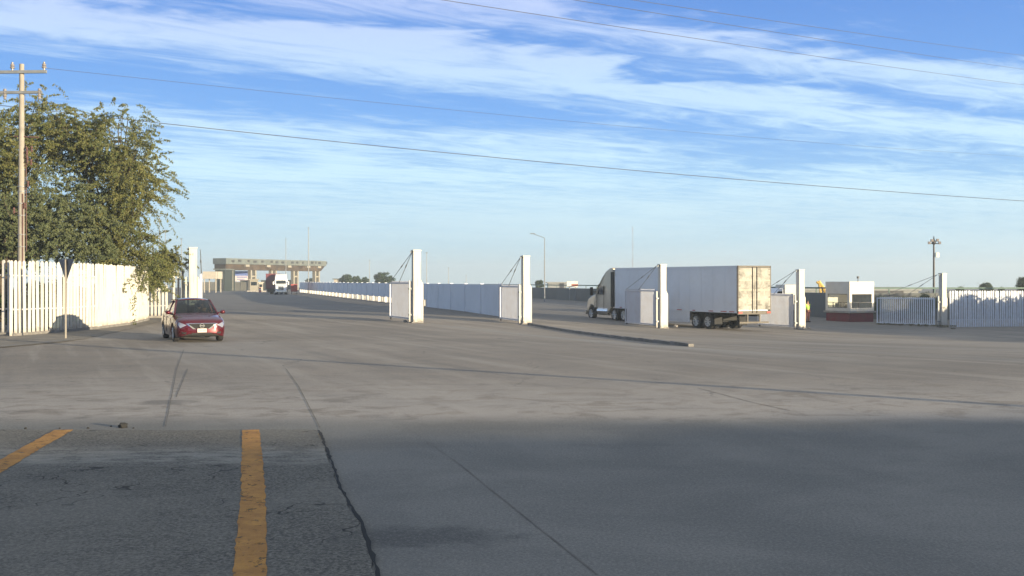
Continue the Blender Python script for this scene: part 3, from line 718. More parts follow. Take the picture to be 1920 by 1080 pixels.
    for k, (y, w_) in enumerate(((-.10, .03), (-.055, .03), (-.015, .028), (.035, .03), (.075, .03), (.112, .026))): ik.box((2.269, y, .415), (.003, w_ * .7, .055))
    ik.build('plate_characters', M['ink'], pl)
    sp_ = MB()
    for y in (-.115, -.02): sp_.lathe([(-.01, 0), (-.01, .03), (.02, .02), (.02, 0)], (0, 0, 0), 'y', 10); 
    # greenhouse
    def grid(name, fn, nu, nv, mat, parent=None):
        vv = [fn(i / nu, j / nv) for i in range(nu + 1) for j in range(nv + 1)]
        ff = [(i * (nv + 1) + j, (i + 1) * (nv + 1) + j, (i + 1) * (nv + 1) + j + 1, i * (nv + 1) + j + 1) for i in range(nu) for j in range(nv)]
        return MB().add(vv, ff).build(name, mat, parent or root, smooth=True)
    def ws(u, t):
        s_ = 2 * u - 1; hw = .70 * (1 - t) + .56 * t; y = s_ * hw
        x0 = 1.06 - .16 * s_ * s_; x1 = .30 - .05 * s_ * s_
        return (x0 + (x1 - x0) * t + .03 * math.sin(math.pi * t), y, .955 + (1.405 - .955 + .03 * (1 - s_ * s_)) * t + .02 * math.sin(math.pi * t))
    grid('windscreen', ws, 12, 6, M['sideglass'])
    def rg(u, t):
        s_ = 2 * u - 1; hw = .66 * (1 - t) + .54 * t
        return (-1.62 + .05 * s_ * s_ + (.75) * t, s_ * hw, 1.02 + (.385 + .03 * (1 - s_ * s_)) * t + .02 * math.sin(math.pi * t))
    grid('rear_window', rg, 10, 5, M['sideglass'])
    def rf(u, t):
        s_ = 2 * u - 1; x = .30 - 1.17 * t; hw = .565 + .015 * math.sin(math.pi * t)
        return (x - .05 * s_ * s_ * (1 - 2 * t), s_ * hw, 1.405 + .055 * (1 - s_ * s_) + .035 * math.sin(math.pi * min(1, t * 1.05)) - .01 * s_ ** 4)
    rfo = grid('roof', rf, 12, 10, M['red']); so = rfo.modifiers.new('s', 'SOLIDIFY'); so.thickness = .03; so.offset = -1
    for s_ in (-1, 1):
        def sg(u, t, s_=s_):
            xb = .93 - 2.33 * u; xt = .25 - 1.1 * u
            return (xb + (xt - xb) * t, s_ * (.745 + (.57 - .745) * t + .02 * math.sin(math.pi * t)), (.945 + .03 * u) + (1.385 - .945 - .03 * u) * t)
        grid('side_window', sg, 12, 4, M['sideglass'])
        p = MB()
        def pil(a_, b_, w1, w2, n=1):
            for i in range(n):
                u0, u1 = i / n, (i + 1) / n
                p.tube(Vector(a_).lerp(Vector(b_), u0), Vector(a_).lerp(Vector(b_), u1), w1, w2, 6)
        pil((.98, s_ * .735, .93), (.27, s_ * .575, 1.40), .035, .033)
        pil((-.30, s_ * .75, .94), (-.28, s_ * .585, 1.39), .04, .036)
        pil((.27, s_ * .575, 1.40), (-.85, s_ * .575, 1.40), .033, .033)
        each(p, 'pillar', M['red'], root)
        c_ = MB().add([(-1.22, s_ * .765, .96), (-1.66, s_ * .70, 1.02), (-.90, s_ * .55, 1.415), (-.70, s_ * .592, 1.40)], [(0, 1, 2, 3)])
        c_.build('rear_pillar', M['red'], root)
        m_ = MB(); m_.tube((.80, s_ * .76, .97), (.82, s_ * .86, .99), .02, .025, 6); m_.lathe([(-.085, .0), (-.07, .05), (0, .075), (.07, .055), (.09, 0)], (.84, s_ * .93, 1.0), 'y', 10)
        m_.build('mirror', M['red'], root, smooth=True)
        dl = MB()
        for x in (.72, -.30, -1.15): dl.box((x, s_ * .848, .60), (.012, .012, .62))
        each(dl, 'door_gap', M['under'], root)
        hd = MB()
        for x in (-.12, -1.0): hd.box((x, s_ * .855, .82), (.17, .03, .03))
        each(hd, 'door_handle', M['red'], root)
        for x in ax: wheel(root, x, s_ * .735, .305, .305, .19, s_, M['rim'])
        patch_r = MB().box((-2.17, s_ * .60, .82), (.06, .22, .14)).build('tail_light', M['tail'], root, bevel=.02)
    it = MB(); it.prism([(.95, .90), (.55, .985), (.55, .90)], -.66, .66)
    it.build('dashboard', M['seat'], root)
    for y in (-.36, .36):
        st = MB(); st.prism([(-.35, .90), (-.15, .90), (-.30, 1.28), (-.42, 1.28)], y - .22, y + .22); st.box((-.40, y, 1.32), (.09, .26, .14)); st.build('seat', M['seat'], root, bevel=.03)
    st = MB(); st.prism([(-1.15, .92), (-.95, .92), (-1.12, 1.20), (-1.22, 1.20)], -.6, .6); st.build('rear_seat', M['seat'], root, bevel=.03)
    sw = MB(); 
    for i in range(16):
        a0, a1 = 2 * math.pi * i / 16, 2 * math.pi * (i + 1) / 16
        P_ = lambda t: (.42 + .06 * math.sin(t), .36 + .18 * math.cos(t), 1.0 + .16 * math.sin(t)); sw.tube(P_(a0), P_(a1), .014, n=6)
    sw.build('steering_wheel', M['black'], root)
    mr = MB().box((.42, 0, 1.34), (.03, .2, .05)).build('rear_view_mirror', M['black'], root)
    w_ = MB(); w_.tube((1.04, .05, .965), (.78, -.45, 1.06), .008, n=4); w_.tube((1.02, .55, .965), (.86, .0, 1.06), .008, n=4); each(w_, 'wiper', M['black'], root)
    return root
CARP = Vector((-11.46, 38.2, 0)); CARZ = R(-65)
build_sedan((CARP.x, CARP.y, g(CARP.x, CARP.y) + .0), CARZ)
# driver
dv = [(-.12, 0, .72), (-.10, 0, .92), (-.08, 0, 1.08), (-.05, 0, 1.15), (-.02, 0, 1.22), (0, 0, 1.30), (-.05, .19, 1.06), (.12, .22, .93), (.36, .15, 1.03), (-.05, -.19, 1.06), (.12, -.22, .93), (.36, -.15, 1.03), (.30, .12, .70), (.30, -.12, .70)]
de = [(0, 1), (1, 2), (2, 3), (3, 4), (4, 5), (2, 6), (6, 7), (7, 8), (2, 9), (9, 10), (10, 11), (0, 12), (0, 13)]
dr = [(.14, .12), (.14, .1), (.14, .1), .05, .075, .08, .055, .042, .03, .055, .042, .03, .08, .08]
Rm = Matrix.Rotation(CARZ, 3, 'Z'); dl = Rm @ Vector((0, .36, 0)) + CARP
dro = skin_figure('person', dv, de, dr, M['skin'], None, (dl.x, dl.y, g(dl.x, dl.y) + .02), CARZ)
tag(dro, 'driver in a grey shirt seated behind the red car windscreen', 'person')
skin_figure('shirt', [dv[i] for i in (0, 1, 2, 6, 7, 9, 10)], [(0, 1), (1, 2), (2, 3), (3, 4), (2, 5), (5, 6)], [(.16, .14), (.16, .12), (.16, .12), .07, .055, .07, .055], M['shirt'], dro)
head_parts(dro, 1.27)

# ------------------------------------------------------------------ trailer & tractors
def trailer(loc, rz, L, label, boxm, doorm, skirt=(4.9, 10.8), tand=(3.0, 4.25), zt=4.06):
    r = empty('semi_trailer', loc, rz, label, 'trailer')
    zb = 1.12; hw = 1.3
    MB().box((L / 2 + .03, 0, (zb + zt) / 2 + .03), (L - .06, 2 * hw - .02, zt - zb - .06)).build('box_body', boxm, r)
    fr = MB()
    for s_ in (-1, 1):
        fr.box((L / 2, s_ * (hw - .005), zt - .05), (L, .05, .1)); fr.box((L / 2, s_ * (hw - .005), zb + .06), (L, .05, .14))
    fr.box((L - .01, 0, (zb + zt) / 2), (.05, 2 * hw, zt - zb)); fr.build('side_rails', M['trailer'] if boxm == M['trailer'] else boxm, r)
    for s_ in (-1, 1):
        sm = MB()
        for i in range(1, int(L / 1.22)): sm.box((i * 1.22, s_ * (hw - .006), (zb + zt) / 2), (.03, .012, zt - zb - .3))
        sm.build('panel_seams', boxm, r)
    if boxm == M['trailer']:
        for s_ in (-1, 1):
            dm = MB()
            for x in (.5, 1.3, 2.6, 4.4, 6.0, 8.5, 11.0, 13.2): dm.box((x, s_ * (hw + .022), zb + .07), (random.uniform(.25, .6), .008, .05))
            each(dm, 'reflective_strip', M['tail'], r)
    rf = MB()
    rf.box((-.03, 0, zt - .06), (.1, 2 * hw + .02, .13)); rf.box((-.03, 0, zb + .02), (.1, 2 * hw + .02, .22))
    for s_ in (-1, 1): rf.box((-.03, s_ * (hw - .03), (zb + zt) / 2), (.1, .08, zt - zb))
    rf.build('rear_frame', M['frame'], r)
    for s_ in (-1, 1):
        d = MB(); d.box((-.055, s_ * .625, (zb + zt) / 2 + .03), (.05, 1.235, zt - zb - .34))
        dd = d.build('door', doorm, r)
        ri = MB()
        for z in (1.95, 2.55, 3.15): ri.box((-.083, s_ * .625, z), (.014, 1.18, .09))
        ri.build('door_rib', M['rib'], dd)
        lr = MB()
        for y in (s_ * .16, s_ * .56)[:2 if s_ > 0 else 1]: pass
        lr.tube((-.11, s_ * .17, zb + .0), (-.11, s_ * .17, zt - .08), .028, n=6)
        for z in (1.5, 2.4, 3.4): lr.box((-.10, s_ * .17, z), (.05, .1, .06))
        lr.tube((-.12, s_ * .17, 1.62), (-.12, s_ * .55, 1.62), .018, n=5)
        lr.build('lock_rod', M['frame'], dd)
        hg = MB()
        for z in (1.5, 2.1, 2.8, 3.5, 3.85): hg.box((-.09, s_ * 1.2, z), (.03, .16, .05))
        each(hg, 'hinge', M['frame'], dd)
        tl = MB().box((-.09, s_ * 1.12, zb + .02), (.03, .3, .1)).build('tail_light', M['tail'], r)
        mf = MB().box((tand[0] - .75, s_ * 1.0, .62), (.02, .62, .75)).build('mud_flap', M['black'], r)
        sk = MB().box(((skirt[0] + skirt[1]) / 2, s_ * (hw - .03), .75), (skirt[1] - skirt[0], .03, .72)).build('side_skirt', boxm, r)
        for x in tand: wheel(r, x, s_ * 1.13, .5, .5, .27, s_, M['rim'], True)
        lg = MB().box((L - 2.9, s_ * .95, .72), (.14, .14, .8)); lg.box((L - 2.9, s_ * .95, .3), (.3, .3, .04)); lg.build('landing_leg', M['darkmetal'], r)
    for s_ in (-1, 1):
        pass
    bp = MB(); bp.box((-.02, 0, .52), (.1, 2.3, .11))
    for s_ in (-1, 1): bp.box((.02, s_ * .48, .82), (.08, .09, .6))
    bp.build('underride_bar', M['frame'], r)
    ch = MB()
    for s_ in (-1, 1): ch.box((L / 2, s_ * .5, 1.0), (L - .4, .12, .22))
    for i in range(12): ch.box((.8 + i * (L - 1.6) / 11, 0, 1.03), (.1, 2.2, .12))
    ch.box(((tand[0] + tand[1]) / 2, 0, .72), (2.6, 1.1, .3))
    for x in tand: ch.tube((x, -1.0, .5), (x, 1.0, .5), .07, n=8)
    ch.build('chassis', M['under'], r)
    return r
TD = Vector((-6.35, 12.5, 0)).normalized(); TR = Vector((14.85, 65.6, 0))
TZ = math.atan2(TD.y, TD.x)
gz = g(14.0, 67)
# rear centre sits half a width to the right of the near corner
nr = Vector((13.93, 66.0, 0)); side = Vector((-TD.y, TD.x, 0)); 
rc = nr - side * 1.3
rc = rc if rc.x > nr.x else nr + side * 1.3
trailer((rc.x, rc.y, gz + .02), TZ, 14.0, 'long white semi-trailer turning in through the gates, dirty rear doors', M['trailer'], M['doorw'])

def tractor(loc, rz, label, pm, lit=False, gap=True):
    r = empty('truck_tractor', loc, rz, label, 'truck')
    # x forward; x=0 rear of chassis, front bumper x ~ 6.6
    ch = MB()
    for s_ in (-1, 1): ch.box((3.0, s_ * .42, .82), (5.8, .1, .26))
    ch.box((1.0, 0, 1.05), (1.1, .9, .1)); ch.box((4.6, 0, .75), (1.6, 1.3, .5))
    ch.build('chassis', M['under'], r)
    prof = [(2.45, 1.0), (2.45, 3.86), (2.55, 3.98), (2.90, 3.94), (3.45, 3.70), (3.95, 3.25), (4.25, 2.85), (4.36, 2.68), (4.95, 1.98), (5.6, 1.85), (6.25, 1.62), (6.48, 1.35), (6.55, .95), (6.5, .62), (6.1, .60),
            (6.02, .85), (5.85, 1.05), (5.55, 1.12), (5.25, 1.05), (5.08, .85), (4.98, .62), (4.6, .55), (2.9, .55), (2.6, .8)]
    def fn(v):
        x, y, z = v
        k = 1.0
        if x > 4.4: k = 1 - .16 * min(1, (x - 4.4) / 2.1)
        if z > 2.7: k *= 1 - .10 * (z - 2.7)
        return (x, y * k, z)
    c = MB(); c.prism(prof, -1.2, 1.2, fn=fn); c.build('cab_body', pm, r, bevel=.09)
    # windscreen on the slope
    ws_ = MB().add([(4.93, -.93, 2.05), (4.93, .93, 2.05), (4.40, .88, 2.70), (4.40, -.88, 2.70)], [(0, 1, 2, 3)]); ws_.v = [(x + .045, y, z + .03) for x, y, z in ws_.v]; ws_.build('windscreen', M['darkglass'], r)
    for s_ in (-1, 1):
        sw_ = MB().add([(3.62, s_ * 1.207, 1.95), (4.50, s_ * 1.19, 1.98), (4.22, s_ * 1.19, 2.58), (3.62, s_ * 1.207, 2.58)], [(0, 1, 2, 3)]); sw_.build('side_window', M['darkglass'], r)
        dg = MB().box((3.52, s_ * 1.202, 1.7), (.03, .015, 1.9)); dg.box((4.62, s_ * 1.19, 1.45), (.03, .02, 1.0)); each(dg, 'door_gap', M['under'], r)
        if gap: MB().box((2.30, s_ * 1.16, 2.35), (.42, .04, 2.6)).build('side_extender', M['under'], r)
        tk = MB(); tk.tube((2.9, s_ * .95, .72), (4.5, s_ * .95, .72), .31, n=16); tk.build('fuel_tank', M['chrome'], r, smooth=False)
        fl = MB().box((4.75, s_ * 1.08, .72), (.4, .3, .5)).build('step', M['under'], r)
        m_ = MB(); m_.tube((4.85, s_ * 1.0, 2.15), (5.0, s_ * 1.42, 2.15), .025, n=6); m_.box((5.0, s_ * 1.43, 2.2), (.12, .2, .62)); m_.build('mirror', M['under'] if not lit else M['cabw'], r)
        ex = MB().tube((2.28, s_ * 1.0, .9), (2.28, s_ * 1.0, 3.4), .07, n=10).build('exhaust_stack', M['chrome'], r)
        wheel(r, 5.55, s_ * 1.02, .5, .5, .28, s_, M['rim'])
        for x in (.55, 1.85): wheel(r, x, s_ * 1.1, .5, .5, .27, s_, M['rim'], True)
        hl = MB().box((6.40, s_ * .82, 1.05), (.16, .3, .24)).build('headlight', M['lit'] if lit else M['lens'], r, bevel=.04)
    gr = MB(); gr.box((6.53, 0, 1.22), (.04, .95, .72))
    gr.build('grille', M['darkmetal'], r)
    gb = MB()
    for k in range(5): gb.box((6.56, 0, .95 + k * .13), (.02, .9, .03))
    gb.box((6.56, .0, 1.22), (.03, .05, .7)); gb.build('grille_bars', M['chrome'], r)
    bp = MB().box((6.55, 0, .58), (.25, 2.2, .36)).build('bumper', M['chrome'] if lit else pm, r, bevel=.08)
    return r
tz = math.atan2(5.9, -2.7)
fcorner = nr + TD * 14.0 - side * 1.3 * (1 if (nr - side * 1.3).x > nr.x else -1)
tb = fcorner - TD * 2.3
th_ = Vector((math.cos(tz), math.sin(tz), 0))
tl = fcorner + Vector((.0, .3, 0)) - th_ * 1.95
tractor((tl.x - .1, tl.y, g(tl.x, tl.y) + .02), tz, 'beige sleeper-cab truck pulling the long white trailer away into the yard', M['cab'])
# oncoming white truck far away
wx = PY(523, 205)
ang = R(-78)
d_ = Vector((math.cos(ang), math.sin(ang), 0))
o2 = Vector((wx.x + .4, wx.y, 0)) - d_ * 6.5
tractor((o2.x, o2.y, wx.z), ang, 'white truck with lit headlights coming towards the gates from the toll plaza', M['cabw'], lit=True)
t2 = o2 + d_ * 2.0 - d_ * 13.6 
t2a = ang - R(4)
trailer((t2.x - .7, t2.y, wx.z), t2a, 13.5, 'maroon box trailer behind the oncoming white truck', M['maroon'], M['doorw'])

# ------------------------------------------------------------------ guard booth
bm_ = bpy.data.materials.new('blind_cloth'); bm_.use_nodes = True; T = NT(bm_.node_tree)
T.n('ShaderNodeOutputMaterial', ins={0: T.n('ShaderNodeMixShader', ins={0: .6, 1: T.n('ShaderNodeBsdfDiffuse', ins={0: (.8, .76, .66, 1)}).outputs[0], 2: T.n('ShaderNodeBsdfTranslucent', ins={0: (.8, .76, .66, 1)}).outputs[0]}).outputs[0]})
M['blind'] = bm_
def booth(loc, rz):
    r = empty('guard_booth', loc, rz, 'small white guard booth with maroon base and large windows', 'booth')
    s_ = 2.75; h = s_ / 2
    MB().box((0, 0, .30), (s_ * .97, s_ * .97, .75)).build('base', M['maroonb'], r)
    MB().box((0, 0, .79), (s_ + .25, s_ + .25, .16)).build('ledge', M['concrete'], r, bevel=.02)
    w = MB(); t = .12
    # sill band
    def ring(z0, z1, inset=0):
        a = h - inset; zc, zh = (z0 + z1) / 2, z1 - z0
        w.box((0, -a + t / 2, zc), (2 * a, t, zh)); w.box((0, a - t / 2, zc), (2 * a, t, zh))
        w.box((-a + t / 2, 0, zc), (t, 2 * a - 2 * t, zh)); w.box((a - t / 2, 0, zc), (t, 2 * a - 2 * t, zh))
    ring(.87, 1.12); ring(2.28, 3.30)
    for a in (-1, 1):
        for b in (-1, 1): w.box((a * (h - .13), b * (h - .13), 1.70), (.26, .26, 1.16))
    w.build('walls', M['white'], r)
    MB().box((0, 0, 3.26), (s_ - .26, s_ - .26, .08)).build('roof', M['white'], r)
    MB().box((0, 0, .90), (s_ - .26, s_ - .26, .04)).build('floor', M['concrete'], r)
    w2 = MB().box((0, h - .08, 1.70), (s_ - .52, .10, 1.16)).build('rear_wall', M['white'], r)
    w3 = MB().box((h - .08, 0, 1.70), (.10, s_ - .52, 1.16)).build('side_wall', M['signw'], r)
    for k, (dx, dy) in ((0, (0, -1)), (3, (-1, 0))):
        c = ((h - .06) * dx, (h - .06) * dy, 1.70); d = (s_ - .52, .02, 1.16) if dx == 0 else (.02, s_ - .52, 1.16)
        wd = MB().box(c, d).build('window_pane', M['clear'], r)
        m_ = MB()
        if dx == 0:
            m_.box((0, c[1] - .0, 1.14), (s_ - .52, .06, .04)); m_.box((0, c[1], 2.26), (s_ - .52, .06, .04))
            if k == 0: m_.box((-.3, c[1], 1.35), (.05, .05, .42)); m_.box((0, c[1], 1.56), (s_ - .52, .05, .04))
        else:
            m_.box((c[0], 0, 1.14), (.06, s_ - .52, .04)); m_.box((c[0], 0, 2.26), (.06, s_ - .52, .04))
            if k == 3: m_.box((c[0], 0, 1.58), (.05, s_ - .52, .04)); m_.box((c[0], .55, 1.36), (.05, .05, .4)); m_.box((c[0], -.35, 1.36), (.05, .05, .4))
        m_.build('window_frame', M['darkmetal'], wd)
    ch = MB(); ch.box((.1, .55, 1.30), (.34, .08, .5)); ch.box((.1, .35, 1.08), (.36, .36, .07)); ch.box((.1, .35, .98), (.06, .06, .14)); ch.build('chair', M['seat'], r)
    a = MB(); a.tube((.75, -.2, 3.3), (.75, -.2, 3.62), .03); a.box((.75, -.2, 3.66), (.14, .14, .18)); a.build('roof_beacon', M['darkmetal'], r)
    return r
bp = PY(1593, 89.7); booth((bp.x, bp.y, g(bp.x, bp.y) + .02), R(45) + math.atan2(-bp.x, bp.y) * 1.0)

# ------------------------------------------------------------------ toll plaza
TA, TB = Vector(((424 - CX) / F * 280, 280, 0)), Vector(((612 - CX) / F * 322, 322, 0))
def toll():
    L = (TB - TA).length; ang = math.atan2((TB - TA).y, (TB - TA).x); z0 = g(TA.x, TA.y)
    r = empty('toll_plaza', (TA.x, TA.y, z0), ang, 'wide toll plaza canopy on paired cream piers in the distance', 'toll plaza')
    MB().box((L / 2, 2.2, 7.85), (L, 4.4, 1.55)).build('roof', M['tollc'], r, bevel=.05)
    MB().prism([(.4, 5.55), (L - 2.2, 5.55), (L - .1, 7.05), (.4, 7.05)], .5, 4.2).build('soffit', M['tollb'], r)
    dk = MB()
    for t in (.06, .12, .2, .26, .33, .42, .47, .53, .63, .68, .74, .84, .88, .92): dk.box((L * t, -.03, 7.95 + random.uniform(-.1, .1)), (random.uniform(.6, 1.6), .08, .55))
    each(dk, 'fascia_lamp', M['darkmetal'], r)
    for t in (.19, .39, .60, .80, .92):
        MB().box((L * t, .2, 6.75), (1.6, .6, .6)).build('lane_signal', M['tollw'], r)
    # piers at pixel positions
    for pxm in (435.5, 479.5, 518, 559, 599):
        k = (pxm - CX) / F; d = TB - TA; t = (k * TA.y - TA.x) / (d.x - k * d.y); x = t * L
        p = MB()
        for s_ in (-.95, .95): p.box((x + s_, 1.2, 2.8), (.55, 1.0, 5.5))
        p.box((x, 1.2, 1.0), (1.4, .7, .5)); p.box((x, 1.2, 3.9), (1.4, .7, .4))
        p.build('pier', M['tollw'], r)
        bx = MB(); bx.box((x, 3.2, 1.45), (1.8, 2.6, 2.5)); bx.box((x, 3.2, 2.78), (2.1, 2.9, .16)); bb_ = bx.build('toll_booth', M['tollc'], r)
        MB().box((x, 1.88, 1.8), (1.4, .05, 1.0)).build('window', M['darkglass'], bb_)
    MB().tube((L - .2, 2, 7.2), (L + 2.2, 2, 8.0), .12).build('camera_arm', M['darkmetal'], r)
    MB().box((L + 2.2, 2, 8.1), (1.0, .9, .8)).build('camera_box', M['darkmetal'], r)
    return r
toll()
q = PY(455, 300)
r = empty('banner', (q.x, q.y, q.z), R(10), 'blue and pale pink banner board standing between the first two toll piers', 'banner')
MB().box((0, 0, 4.75), (4.2, .12, 1.3)).build('upper_panel', M['blue'], r); MB().box((0, 0, 3.3), (4.2, .12, 1.5)).build('lower_panel', M['pinkw'], r)
t = MB(); t.box((-.2, -.08, 3.7), (2.8, .05, .28)); t.box((-.5, -.08, 3.1), (2.0, .05, .2)); t.box((.1, -.08, 4.65), (3.0, .05, .22)); t.build('lettering_band', M['blue'], r)
lg = MB(); lg.box((-1.8, .0, 1.27), (.15, .1, 2.5)); lg.box((1.8, 0, 1.27), (.15, .1, 2.5)); each(lg, 'leg', M['metal'], r)
# cream kiosk island + barrel
def kiosk(px, Y, w, h, label, mat):
    q = PY(px, Y); r = empty('lane_kiosk', q, R(15), label, 'kiosk')
    MB().box((0, 0, h / 2), (w, w * .8, h)).build('cabin', mat, r, bevel=.05); MB().box((0, 0, h + .1), (w + .5, w + .2, .2)).build('roof', mat, r)
    MB().box((0, -w * .4 - .02, h * .68), (w * .7, .06, h * .3)).build('window', M['darkglass'], r)
    MB().box((0, -.3, .15), (w + 1.4, w + 1, .3)).build('island', M['concrete'], r)
kiosk(476, 262, 2.0, 2.9, 'cream lane kiosk with a dark window, left of the oncoming white truck', M['tollw'])
kiosk(489, 255, 1.0, 2.2, 'narrow cream ticket kiosk next to the oncoming white truck', M['cream'])
q = PY(487.5, 250); r = empty('traffic_drum', q, 0, 'orange and white traffic drum beside the lane kiosk', 'traffic drum')
MB().lathe([(0, .0), (0, .32), (.5, .29)], (0, 0, 0), 'z', 12).build('lower_band', M['redb'], r); MB().lathe([(.5, .29), (.75, .27)], (0, 0, 0), 'z', 12).build('white_band', M['signw'], r); MB().lathe([(.75, .27), (1.1, .25), (1.1, 0)], (0, 0, 0), 'z', 12).build('upper_band', M['redb'], r)
q = PY(561, 214); r = empty('barrier_board', (q.x - .6, q.y - 2, q.z), R(10), 'red barrier board in front of the far end of the long pale wall', 'barrier')
MB().box((0, 0, 1.25), (1.3, .1, 1.5)).build('board', M['redb'], r, bevel=.03); b = MB(); b.box((-.5, 0, .3), (.1, .1, .6)); b.box((.5, 0, .3), (.1, .1, .6)); b.box((0, 0, .05), (1.4, .6, .1)); each(b, 'foot', M['darkmetal'], r)
# buildings left of the plaza
M['pale'] = pmat('pale_wall', (.24, .25, .25), .8)
def shed(px0, px1, Y, ytop, label, mat, depth=10, roofm=None):
    a = PY(px0, Y); b = PY(px1, Y); zt = zat(ytop, Y); w_ = b.x - a.x; z0 = g(a.x, Y)
    r = empty('shed', ((a.x + b.x) / 2, Y, z0), 0, label, 'building')
    MB().box((0, depth / 2, (zt - z0) / 2), (w_, depth, zt - z0)).build('walls', mat, r)
    MB().box((0, depth / 2, zt - z0 + .15), (w_ + .8, depth + .6, .3)).build('roof', roofm or M['tollc'], r)
    d = MB(); d.box((w_ * .25, -.03, 1.2), (w_ * .25, .06, 2.4)); d.build('door', M['darkmetal'], r)
    return r
shed(403, 422, 276, 506, 'dark green windowless building at the left end of the toll plaza', M['green'])
sc = empty('roadside_canopy', PY(394, 240), 0, 'cream flat-roofed shelter behind the first gate post', 'shelter')
w0 = 240 / F
MB().box((0, 2, zat(516, 240) - g(-68, 240)), (26 * w0, 5, 14 * w0)).build('roof', M['cream'], sc, bevel=.05)
b = MB(); hh = zat(523, 240) - g(-68, 240)
for x in (-1.3, 1.3):
    for y in (0, 4): b.box((x, y, hh / 2), (.2, .2, hh))
each(b, 'column', M['cream'], sc)
shed(626, 641, 330, 524, 'small cream building beyond the long pale wall', M['cream'], 5)
def offi_(px0, px1, Y, yt, label):
    return shed(px0, px1, Y, yt, label, M['cream'], 6)
shed(1498, 1722, 150, 545, 'long low pale building beyond the guard rail, either side of the booth', M['pale'], 8, M['pale'])
shed(1028, 1062, 260, 531, 'low pale building beyond the wall, left of the white board sign', M['pale'], 8, M['pale'])

# ------------------------------------------------------------------ utility pole and wires
def utility_pole(loc, rz, label, group=None):
    r = empty('utility_pole', loc, rz, label, 'utility pole', group)
    MB().tube((0, 0, -.3), (.03, 0, 11.0), .155, .095, 14).build('pole_shaft', M['pole'], r, smooth=False)
    c = MB(); c.box((0.05, -.13, 10.65), (2.2, .1, .12)); c.build('crossarm', M['metal'], r)
    c = MB(); c.box((0.0, -.13, 9.80), (1.9, .1, .11)); c.build('crossarm', M['metal'], r)
    for x in (-1.0, -.3, 1.05):
        i_ = MB(); i_.lathe([(0, 0), (0, .035), (.08, .04), (.09, .09), (.14, .10), (.16, .05), (.20, .085), (.25, .08), (.28, .04), (.34, .045), (.36, 0)], (x, -.13, 10.71), 'z', 12); i_.build('insulator', M['insul'], r, smooth=False)
    for x in (-.62, .85):
        i_ = MB(); i_.lathe([(0, 0), (0, .06), (-.08, .07), (-.10, .05), (-.18, .075), (-.20, .05), (-.30, .08), (-.34, .05), (-.42, .06), (-.46, 0)], (x, -.13, 9.95), 'z', 12); i_.build('insulator', M['insul'], r, smooth=False)
    f = MB()
    for x, z in ((.30, 7.4), (.50, 7.45), (.32, 7.0), (.48, 6.9), (.30, 7.2), (-.25, 4.9), (.2, 5.1), (.35, 6.0)):
        f.lathe([(-.12, 0), (-.12, .035), (-.05, .05), (0, .03), (.05, .05), (.12, .04), (.14, 0)], (x, -.1, z), 'z', 8); f.tube((0, 0, z - .2), (x, -.1, z), .015, n=5)
    each(f, 'fuse_cutout', M['rust'], r)
    b = MB(); b.tube((-.3, 0, 8.0), (.75, 0, 7.95), .03); b.build('bracket', M['rust'], r)
    w_ = MB(); w_.tube((.24, -.02, 3.2), (.22, -.02, 7.6), .022, n=6); w_.tube((.12, -.1, 2.6), (.12, -.1, 5.6), .03, n=6); each(w_, 'conduit', M['rust'], r)
    t = MB()
    for z in (5.9, 5.7, 5.2, 4.7, 3.9, 3.4): t.lathe([(-.02, .15), (-.02, .165), (.02, .165), (.02, .15)], (.02, 0, z), 'z', 14)
    each(t, 'strap', M['metal'], r)
    return r
upl = PY(39.5, 44.4); upl.z = g(upl.x, upl.y)
up = utility_pole((upl.x, upl.y, .03), R(-3), 'tall concrete utility pole with two crossarms rising beside the trees')
up2 = copy_tree(up); up2.location = (52, 96, g(52, 96)); tag(up2, 'concrete utility pole farther along the wire line, beyond the frame at right')
up3 = copy_tree(up); up3.location = (21.0, 7.2, g(21, 7.2)); up3.rotation_euler.z = R(70); tag(up3, 'concrete utility pole close by on the right, casting a thin shadow across the yard')
up4 = copy_tree(up); up4.location = (75, 118, g(75, 118)); tag(up4, 'concrete utility pole farthest right, carrying the upper wires')
def wire(label, p0, p1, sag, r=.012, name='overhead_wire'):
    p0, p1 = Vector(p0), Vector(p1); n = 40
    pts = [p0.lerp(p1, i / n) - Vector((0, 0, sag * 4 * (i / n) * (1 - i / n))) for i in range(n + 1)]
    v = []; f = []
    for i, p in enumerate(pts):
        d = (pts[min(i + 1, n)] - pts[max(i - 1, 0)]).normalized(); a = Vector((0, 0, 1)).cross(d).normalized(); b = d.cross(a)
        v += [p + a * (r * math.cos(t)) + b * (r * math.sin(t)) for t in (0, 1.571, 3.142, 4.712)]
    for i in range(n):
        for k in range(4): f.append((i * 4 + k, i * 4 + (k + 1) % 4, (i + 1) * 4 + (k + 1) % 4, (i + 1) * 4 + k))
    o = MB().add(v, f).build(name, M['wire']); return tag(o, label, 'wire', None)
def PZ(px, py, Y): return Vector(((px - CX) / F * Y, Y, zat(py, Y)))
A0 = PZ(-40, 193, 66); A1 = PZ(2050, 385, 96)
wire('long overhead wire crossing the whole sky from the trees down to the right', A0, A1, .55, .022)
wire('thin high wire leaving the top crossarm of the utility pole', PZ(88, 128, 44.3), PZ(2080, 300, 118), 1.8 - 1.2, .008)
wire('lowest of the upper-right sky wires', PZ(560, -42, 28), PZ(2080, 178, 96), .2, .010)
wire('middle one of the upper-right sky wires', PZ(700, -62, 28), PZ(2080, 150, 100), .2, .010)
wire('topmost of the upper-right sky wires', PZ(860, -50, 30), PZ(2080, 122, 100), .2, .010)

